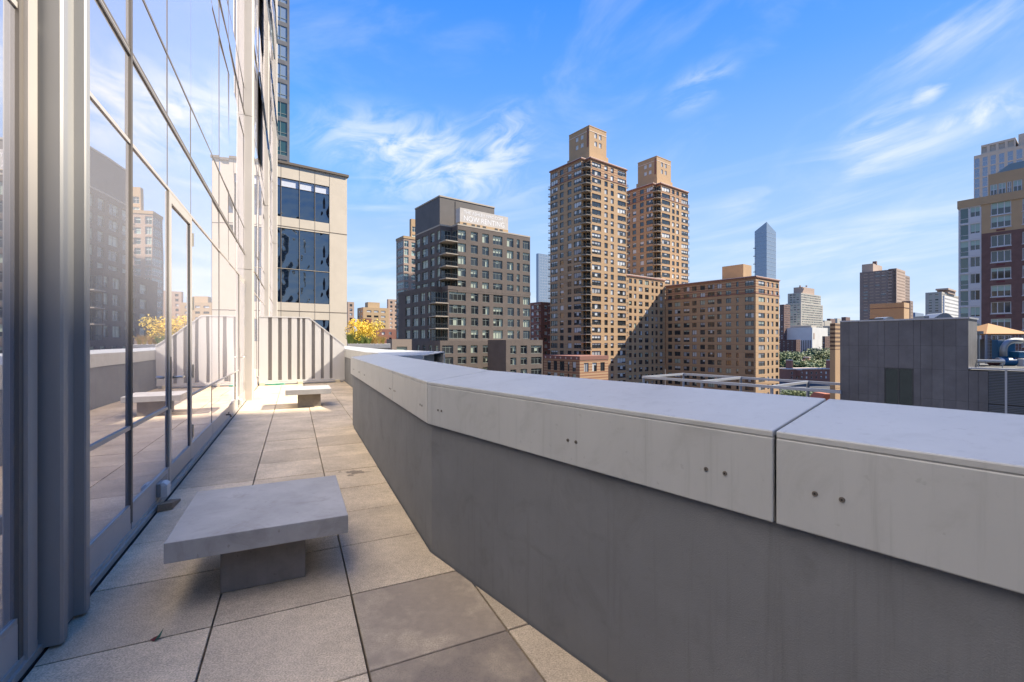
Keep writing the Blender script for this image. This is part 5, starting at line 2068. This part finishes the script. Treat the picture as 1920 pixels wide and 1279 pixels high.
# roof edge, side wall and louvres
m = MB()
ed = [add2(Ag, nout, 0.05), add2(add2(Ag, gN, Tm + .05), nout, 0.05), add2(add2(Ag, gN, Tm + .05), gR, 3.15), add2(Ag, gR, 3.15)]
m.prism(ed, zgt - 0.001, zgt + 0.10)
m.build('roof_edge', M_STEELP, ch)
for k in range(4):
    m = MB()
    a = add2(add2(Ag, gN, Tm - 0.055), gR, 0.06 + 0.75 * k)
    b = add2(a, gR, 0.73)
    m.prism([a, add2(a, gN, .04), add2(b, gN, .04), b][::-1] if area([a, add2(a, gN, .04), add2(b, gN, .04), b]) < 0 else [a, add2(a, gN, .04), add2(b, gN, .04), b], zlow, zgt - 0.01)
    m.build('side_panel', M_GREYP2, ch)
m = MB()
ed = [add2(add2(Ag, gN, Tm), nout, 0.04), add2(add2(Ag, gN, Tend), nout, 0.04), add2(add2(Ag, gN, Tend), gR, 0.5), add2(add2(Ag, gN, Tm), gR, 0.5)]
m.prism(ed, zlow, zlow + 0.10)
m.build('low_roof_edge', M_STEELP, ch)
for (xa, xb) in ((1853.5, 1884), (1888.5, 1921), (1925, 1960), (1964, 2000)):
    for (z0, z1) in ((zat(757, 27.6), zlow - 0.05), (zat(757, 27.6) - 2.2, zat(757, 27.6) - 0.06)):
        lv = empty('louvre', (*add2(Ag, gN, tg(xa)), z0))
        lv.parent = ch
        lv.matrix_parent_inverse = WM[ch.name].inverted()
        WM[lv.name] = Matrix.Translation((*add2(Ag, gN, tg(xa)), z0))
        n_sl = int((z1 - z0) / 0.095)
        for i in range(n_sl):
            m = MB()
            z = z0 + (z1 - z0) * i / n_sl
            a, b = add2(Ag, gN, tg(xa)), add2(Ag, gN, tg(xb))
            m.hexa([(*a, z), (*b, z), (*add2(b, gR, .05), z + .05), (*add2(a, gR, .05), z + .05),
                    (*a, z + .018), (*b, z + .018), (*add2(b, gR, .05), z + .068), (*add2(a, gR, .05), z + .068)])
            m.build('blade', M_LOUV, lv)
    m = MB()
    a, b = add2(Ag, gN, tg(xb)), add2(Ag, gN, tg(xb) + (tg(1888.5) - tg(1884)))
    m.prism([a, b, add2(b, gR, .05), add2(a, gR, .05)], GROUND, zlow)
    m.build('louvre_post', M_STEELP, ch)

# rooftop fans / skylights on the charcoal roof
def roof_vent(x0, x1, y0, Y, lab, style):
    c0, c1 = at(x0, Y), at(x1, Y)
    r_ = thing('roof_vent', (*c0, zgt + 0.1), lab, 'roof vent')
    w = c1[0] - c0[0]
    zt = zat(y0, Y)
    m = MB()
    N = 10
    prof = []
    for i in range(N + 1):
        f = i / N
        h_ = math.sin(math.pi * (0.12 + 0.88 * f)) if style == 0 else min(1, f * 2.2, (1 - f) * 3.0)
        prof.append((c0[0] + w * f, max(0.02, h_) * (zt - zgt - 0.1)))
    dpt = 1.2
    for i in range(N):
        (xa, ha), (xb, hb) = prof[i], prof[i + 1]
        m.hexa([(xa, Y, zgt + .1), (xb, Y, zgt + .1), (xb, Y + dpt, zgt + .1), (xa, Y + dpt, zgt + .1),
                (xa, Y, zgt + .1 + ha), (xb, Y, zgt + .1 + hb), (xb, Y + dpt, zgt + .1 + hb), (xa, Y + dpt, zgt + .1 + ha)])
    m.build('hood', M_DUCT, r_)
    m = MB()
    m.box(c0[0] - 0.35, c0[0] + 0.02, Y + .1, Y + 1.0, zgt + 0.1, zgt + 0.1 + (zt - zgt) * 0.5)
    m.build('outlet', M_BLACK if style == 0 else M_DUCT, r_)


roof_vent(1658, 1682, 594, 34.2, 'curved galvanised roof vent on the charcoal roof, left one', 0)
roof_vent(1744, 1794, 587, 33.2, 'broad grey hipped roof hood on the charcoal roof, right one', 1)

# steel frame between the buildings
FR = thing('steel_frame', (24, 33.2, GROUND), 'grey steel ladder frame standing beyond the parapet before the tan wing', 'steel frame')
f0 = (23.9, 33.2)
zf = -2.4
Wf = 7.2


def beam(a, b, z, r=0.09, name='beam', mt=M_STEELP):
    m = MB()
    u = Vector((b[0] - a[0], b[1] - a[1])).normalized()
    n = (-u.y * r, u.x * r)
    m.prism([(a[0] + n[0], a[1] + n[1]), (a[0] - n[0], a[1] - n[1]), (b[0] - n[0], b[1] - n[1]), (b[0] + n[0], b[1] + n[1])], z - r * 1.25, z + r * 1.25)
    return m.build(name, mt, FR)


t0 = tpx(f0, gL, 1206)
fA = add2(f0, gL, t0)
beam(add2(f0, gL, tpx(f0, gL, 1577)), add2(fA, gL, 0.1), zf, name='rail')
g0 = add2(f0, gR, Wf)
beam(add2(g0, gL, -2.0), add2(add2(fA, gR, Wf), gL, 0.1), zf, name='rail')
for x in (1206.5, 1316, 1447):
    t = tpx(f0, gL, x)
    a = add2(f0, gL, t)
    beam(add2(a, gR, 0.095), add2(a, gR, Wf - 0.095), zf, 0.085, name='cross_beam')
    for q in ((a, add2(a, gR, Wf)) if x < 1500 else ()):
        m = MB()
        m.box(q[0] - .09, q[0] + .09, q[1] - .09, q[1] + .09, GROUND, zf - 0.115)
        m.build('post', M_STEELP, FR)
m = MB()
for k in range(1, 5):
    t = Wf * k / 5
    a, b = add2(f0, gR, t), add2(fA, gR, t)
    m.tube([(*a, zf - 0.12), ((a[0] + b[0]) / 2, (a[1] + b[1]) / 2, zf - 0.25), (*b, zf - 0.12)], 0.012, 5)
m.build('wires', M_BLACK, FR)

# rooftop plant on the low roof at the right
def RP(t, o, z):
    p = add2(add2(Ag, gN, t), gR, o)
    return (p[0], p[1], z)


zt_ = zlow + 0.1
tent = thing('orange_canopy', RP(8.2, 5.5, zt_), 'orange pyramid canvas canopy over lattice screens at the right edge', 'canopy')
tc_ = at(1877, 33.5)
hw = 1.62
zc_, za_ = zat(626, 33.5), zat(605.5, 33.5)
cr = [add2(tc_, (-hw, -0.5)), add2(tc_, (hw * 1.05, -0.5)), add2(tc_, (hw, 2.6)), add2(tc_, (-hw, 2.6))]
m = MB()
for i in range(4):
    j = (i + 1) % 4
    m.face([(*cr[i], zc_), (*cr[j], zc_), (tc_[0], tc_[1] + 0.9, za_)])
    m.face([(*cr[i], zc_ - 0.06), (*cr[i], zc_), (*cr[j], zc_), (*cr[j], zc_ - 0.06)][::-1])
m.face([(*p, zc_ - 0.06) for p in cr][::-1])
m.build('canvas_roof', M_ORANGE, tent)
for p in cr:
    m = MB()
    m.box(p[0] - .05, p[0] + .05, p[1] - .05, p[1] + .05, zt_, zc_ - 0.06)
    m.build('post', M_STEELP, tent)
m = MB()
for k in range(15):
    x = cr[0][0] + (cr[1][0] - cr[0][0]) * k / 14
    m.box(x - .012, x + .012, cr[0][1] + .02, cr[0][1] + .04, zt_ + 0.2, zc_ - 0.07)
for k in range(9):
    z = zt_ + 0.25 + k * 0.24
    m.box(cr[0][0], cr[1][0], cr[0][1] + .041, cr[0][1] + .06, z, z + 0.02)
m.build('lattice_screen', M_STEELP, tent)
m = MB()
m.box(cr[0][0] + .1, cr[1][0] - .1, cr[0][1] + 1.2, cr[0][1] + 1.3, zt_, zc_ - 0.4)
m.build('inner_screen', mat('grey_mesh', (0.20, 0.17, 0.15), 0.8), tent)
chl = thing('chiller_unit', RP(8.5, 2.0, zt_), 'blue rooftop chiller with a curved silver duct under the orange canopy', 'air handling unit')
q = at(1880, 30.2)
m = MB()
m.box(q[0] - 0.20, q[0] + 0.95, q[1] + 0.1, q[1] + 0.5, zt_, zt_ + 1.72)
m.build('casing', M_BLUEP, chl, bevel=0.02)
m = MB()
m.box(q[0] + 0.55, q[0] + 2.6, q[1] - 0.5, q[1] + 0.4, zt_ + 0.55, zt_ + 0.95)
m.build('header', M_BLUEP, chl, bevel=0.02)
m = MB()
arc = [(q[0] - 0.22, q[1] - 0.25, zt_ + 0.65)]
for k in range(9):
    a_ = math.pi - k * math.pi / 2 / 8
    arc.append((q[0] + 0.45 + 0.67 * math.cos(a_), q[1] - 0.25, zt_ + 1.05 + 0.62 * math.sin(a_)))
arc.append((q[0] + 0.95, q[1] - 0.25, zt_ + 1.66))
m.tube(arc, 0.18, 14)
m.build('elbow_duct', M_DUCT, chl, smooth=True)
m = MB()
m.tube([(q[0] - 0.6, q[1] - 0.45, zt_ + 0.28), (q[0] + 0.25, q[1] - 0.45, zt_ + 0.28)], 0.26, 14)
m.build('drum', M_BLUEP, chl)
m = MB()
m.tube([(q[0] - 0.80, q[1] - 0.45, zt_ + 0.28), (q[0] - 0.62, q[1] - 0.45, zt_ + 0.28)], 0.29, 14)
m.build('flange', M_WHITEP, chl)
m = MB()
m.tube([(q[0] - 1.3, q[1] - 0.45, zt_ + 0.28), (q[0] - 0.82, q[1] - 0.45, zt_ + 0.28)], 0.22, 12)
m.build('motor', mat('maroon_motor', (0.06, 0.015, 0.02), 0.5), chl)
m = MB()
m.box(q[0] + 0.30, q[0] + 2.6, q[1] - 0.95, q[1] - 0.55, zt_, zt_ + 0.5)
m.build('pump_skid', M_WHITEP, chl, bevel=0.02)
m = MB()
m.tube([RP(7.15, 0.6, zt_ + 0.4), RP(8.3, 0.9, zt_ + 0.4)], 0.10, 10)
m.tube([RP(7.2, 0.6, zt_), RP(7.2, 0.6, zt_ + 0.3)], 0.03, 6)
m.tube([RP(8.2, 0.9, zt_), RP(8.2, 0.9, zt_ + 0.3)], 0.03, 6)
tag(m.build('roof_pipe', M_DUCT), 'short silver pipe on legs left of the blue chiller', 'pipe')
m = MB()
c = at(1835, 31)
m.tube([(c[0], c[1], zt_), (c[0], c[1], zat(622, 31))], 0.06, 8)
m.box(c[0] - 0.2, c[0] + 0.18, c[1] - .15, c[1] + .15, zat(626, 31), zat(621, 31))
tag(m.build('flue_pipe', M_DUCT), 'thin grey flue pipe with a white cap left of the orange canopy', 'flue')

# the tower across the street that the stone building's windows mirror
gk = (66.0, -40.0)
gtw = thing('gridded_glass_tower', (*gk, GROUND), 'glass tower with a pale grid outside the frame, mirrored in the stone building', 'tower')
gu = azv(37 + 180)
gpoly = [gk, add2(gk, azv(217), 55), add2(add2(gk, azv(217), 55), azv(127), 20), add2(gk, azv(127), 20)]
gpoly = gpoly if area(gpoly) > 0 else gpoly[::-1]
gw = {}
for i in range(4):
    Lx = math.hypot(gpoly[i][0] - gpoly[(i + 1) % 4][0], gpoly[i][1] - gpoly[(i + 1) % 4][1])
    gw[i] = [(0.3 + 3.0 * a, 2.9 + 3.0 * a, -14 + 3.6 * f, -11 + 3.6 * f, kind(2, 0, 0.1, 0.2, (M_FRAME_L, M_FRAME_D, M_GLASS_T, M_BLIND_T), 0.3 if (a * f) % 5 == 0 else 0)) for a in range(int(Lx / 3.0)) for f in range(15)]
prism_building(gtw, gpoly, GROUND, 41, gw, [M_FRAME_L, M_ROOF], joined=True)

# tall neighbour out of frame at the right: it keeps the sun off the near terrace
sd = (math.sin(SUN_AZ), math.cos(SUN_AZ))
e0 = add2((-4.3, 8.55), sd, 62)
pp2 = (sd[1], -sd[0])
ob = thing('neighbour_tower', (*e0, GROUND), 'brown brick neighbour tower outside the right edge that shades the near terrace', 'apartment tower')
po = [e0, add2(e0, sd, 18), add2(add2(e0, sd, 18), pp2, 45), add2(e0, pp2, 45)]
po = po if area(po) > 0 else po[::-1]
wo_ = {}
for i in range(4):
    Lx = math.hypot(po[i][0] - po[(i + 1) % 4][0], po[i][1] - po[(i + 1) % 4][1])
    wo_[i] = [(1.2 + 4 * a, 3.2 + 4 * a, -8 + 3.3 * f, -6.2 + 3.3 * f, FW_BR[(a + f) % 4]) for a in range(int(Lx / 4)) for f in range(18)]
prism_building(ob, po, GROUND, 53.4, wo_, [M_BROWN, M_ROOF], joined=True)

# ------------------------------------------------------------------ planter, shrub and grasses
pl0 = at(652, 25)
planter = thing('roof_planter', (*pl0, -0.6), 'white roof planter wall carrying the yellow shrub beyond the far coping', 'planter')
pl1 = at(728, 25.6)
u = Vector((pl1[0] - pl0[0], pl1[1] - pl0[1])).normalized()
nb = (-u.y, u.x)
m = MB()
m.prism([pl0, pl1, add2(pl1, nb, 1.6), add2(pl0, nb, 1.6)], -3.0, 0.93)
m.build('planter_wall', M_WHITE, planter)
m = MB()
m.prism([add2(pl0, nb, -.12), add2(add2(pl1, (u.x, u.y), .12), nb, -.12), add2(add2(pl1, (u.x, u.y), .12), nb, 1.72), add2(pl0, nb, 1.72)], 0.931, 1.16)
m.build('planter_cap', M_WHITE, planter)


def leaves(m, c, rx, ry, rz, n, size, mi, up=0.0):
    for _ in range(n):
        while True:
            p = Vector((random.uniform(-1, 1), random.uniform(-1, 1), random.uniform(-1, 1)))
            if p.length < 1:
                break
        p = p * (0.55 + 0.45 * random.random()) if random.random() < 0.4 else p.normalized() * random.uniform(0.75, 1.02)
        q = Vector((c[0] + p.x * rx, c[1] + p.y * ry, c[2] + p.z * rz))
        a = Vector((random.gauss(0, 1), random.gauss(0, 1), random.gauss(0, 1))).normalized()
        b = a.orthogonal().normalized()
        s = size * random.uniform(0.6, 1.3)
        m.face([q - a * s, q + b * s * 0.6, q + a * s, q - b * s * 0.6], mi)


def tree(name, lab, cat, base, h, r, mats, nlump, nleaf, leaf, group=None, trunk_frac=0.4):
    t = thing(name, base, lab, cat, group)
    b = Vector(base)
    m = MB()
    m.tube([b, b + Vector((0.01 * h, 0, h * 0.3)), b + Vector((-0.01 * h, 0.01 * h, h * 0.62)), b + Vector((0, 0, h * 0.85))], [h * 0.022, h * 0.017, h * 0.011, h * 0.003], 7)
    for k in range(6):
        a = k * 1.05 + random.random()
        z0_ = h * random.uniform(0.35, 0.6)
        m.tube([b + Vector((0, 0, z0_)), b + Vector((math.cos(a) * r * 0.4, math.sin(a) * r * 0.4, z0_ + h * 0.14)), b + Vector((math.cos(a) * r * 0.75, math.sin(a) * r * 0.75, z0_ + h * 0.24))],
               [h * 0.009, h * 0.006, h * 0.002], 5)
    m.build('trunk', M_BARK, t)
    m = MB()
    for k in range(nlump):
        a = random.uniform(0, 6.28)
        rr_ = r * math.sqrt(random.random()) * 0.72
        z = h * random.uniform(trunk_frac, 0.88)
        s = r * random.uniform(0.28, 0.48) * (1.1 - 0.5 * abs(z / h - 0.6))
        leaves(m, (b.x + math.cos(a) * rr_, b.y + math.sin(a) * rr_, b.z + z), s, s, s * 0.75, nleaf, leaf, random.randrange(len(mats)))
    m.build('crown', mats, t)
    return t


random.seed(21)
sb = at(684, 26.6)
tree('yellow_shrub', 'bright yellow autumn shrub growing in the white roof planter', 'shrub', (sb[0], sb[1], 1.0), 1.6, 1.05, [M_LEAF[2], M_LEAF[2], mat('leaf_gold', (0.50, 0.36, 0.03), 0.7)], 20, 90, 0.055, trunk_frac=0.35)
gs = thing('ornamental_grass', (*at(690, 25.9), 1.1), 'clump of green and straw ornamental grass in front of the yellow shrub', 'grass clump')
m = MB()
for cx_ in (655, 661, 667, 674, 680, 686, 692, 698, 704, 711, 718):
    c0_ = at(cx_, random.uniform(25.8, 26.4))
    hh_ = random.uniform(0.50, 0.80) if cx_ < 700 else random.uniform(0.42, 0.62)
    for k in range(120):
        an = random.uniform(0, 6.283)
        ln_ = hh_ * random.uniform(0.55, 1.1)
        sp_ = random.uniform(0.08, 0.55) * ln_
        w = 0.009
        ux, uy = math.cos(an), math.sin(an)
        mi = (0 if random.random() < 0.7 else 1) if cx_ < 697 else (2 if random.random() < 0.75 else 1)
        p0 = Vector((c0_[0] + ux * 0.05, c0_[1] + uy * 0.05, 1.12))
        p1 = p0 + Vector((ux * sp_ * 0.35, uy * sp_ * 0.35, ln_ * 0.62))
        p2 = p0 + Vector((ux * sp_, uy * sp_, ln_ * (1.0 - 0.35 * sp_ / ln_)))
        wv = Vector((w, 0, 0))
        m.face([p0 - wv, p0 + wv, p1 + wv * .8, p1 - wv * .8], mi)
        m.face([p1 - wv * .8, p1 + wv * .8, p2], mi)
m.build('blades', [mat('grass_green', (0.11, 0.17, 0.035), 0.7), mat('grass_olive', (0.22, 0.22, 0.05), 0.7), M_LEAF[3]], gs)

# trees among the low houses on the right
for i, (x, y, Y, h, r, lab) in enumerate((
        (1478, 661, 540, 21, 16, 'broad dark green tree left of the brick chimney block'),
        (1502, 661, 555, 21, 15, 'green tree in front of the dark slots of the white hall'),
        (1536, 652, 560, 26, 19, 'tallest green tree before the white hall'),
        (1562, 661, 540, 22, 16, 'olive tree at the right below the brick slab'),
        (1492, 677, 470, 18, 12, 'dark tree behind the left chimney stack'),
        (1513, 679, 475, 16, 11, 'dark green tree under the gabled chimney block'),
        (1538, 674, 480, 18, 14, 'yellow green tree in the middle of the park'),
        (1526, 683, 455, 14, 11, 'low round tree just behind the pale cornice'),
        (1559, 680, 460, 16, 12, 'dark tree behind the right chimney stack'),
        (1484, 731, 262, 12, 9, 'yellow green street tree behind the steel frame, left one'),
        (1512, 734, 258, 11, 8, 'dark green street tree behind the steel frame, middle one'),
        (1540, 733, 262, 11, 8, 'green street tree behind the steel frame beside the gable'))):
    p = at(x, Y)
    zt = zat(y, Y)
    mm = [M_LEAF[0], M_LEAF[0], M_LEAF[1]] if i not in (3, 6, 9) else [M_LEAF[1], M_LEAF[1], M_LEAF[0]]
    tree('street_tree', lab, 'tree', (p[0], p[1], zt - h), h, r, mm, 44, 75, 1.1 if Y > 400 else 0.6, group='trees among the low houses')
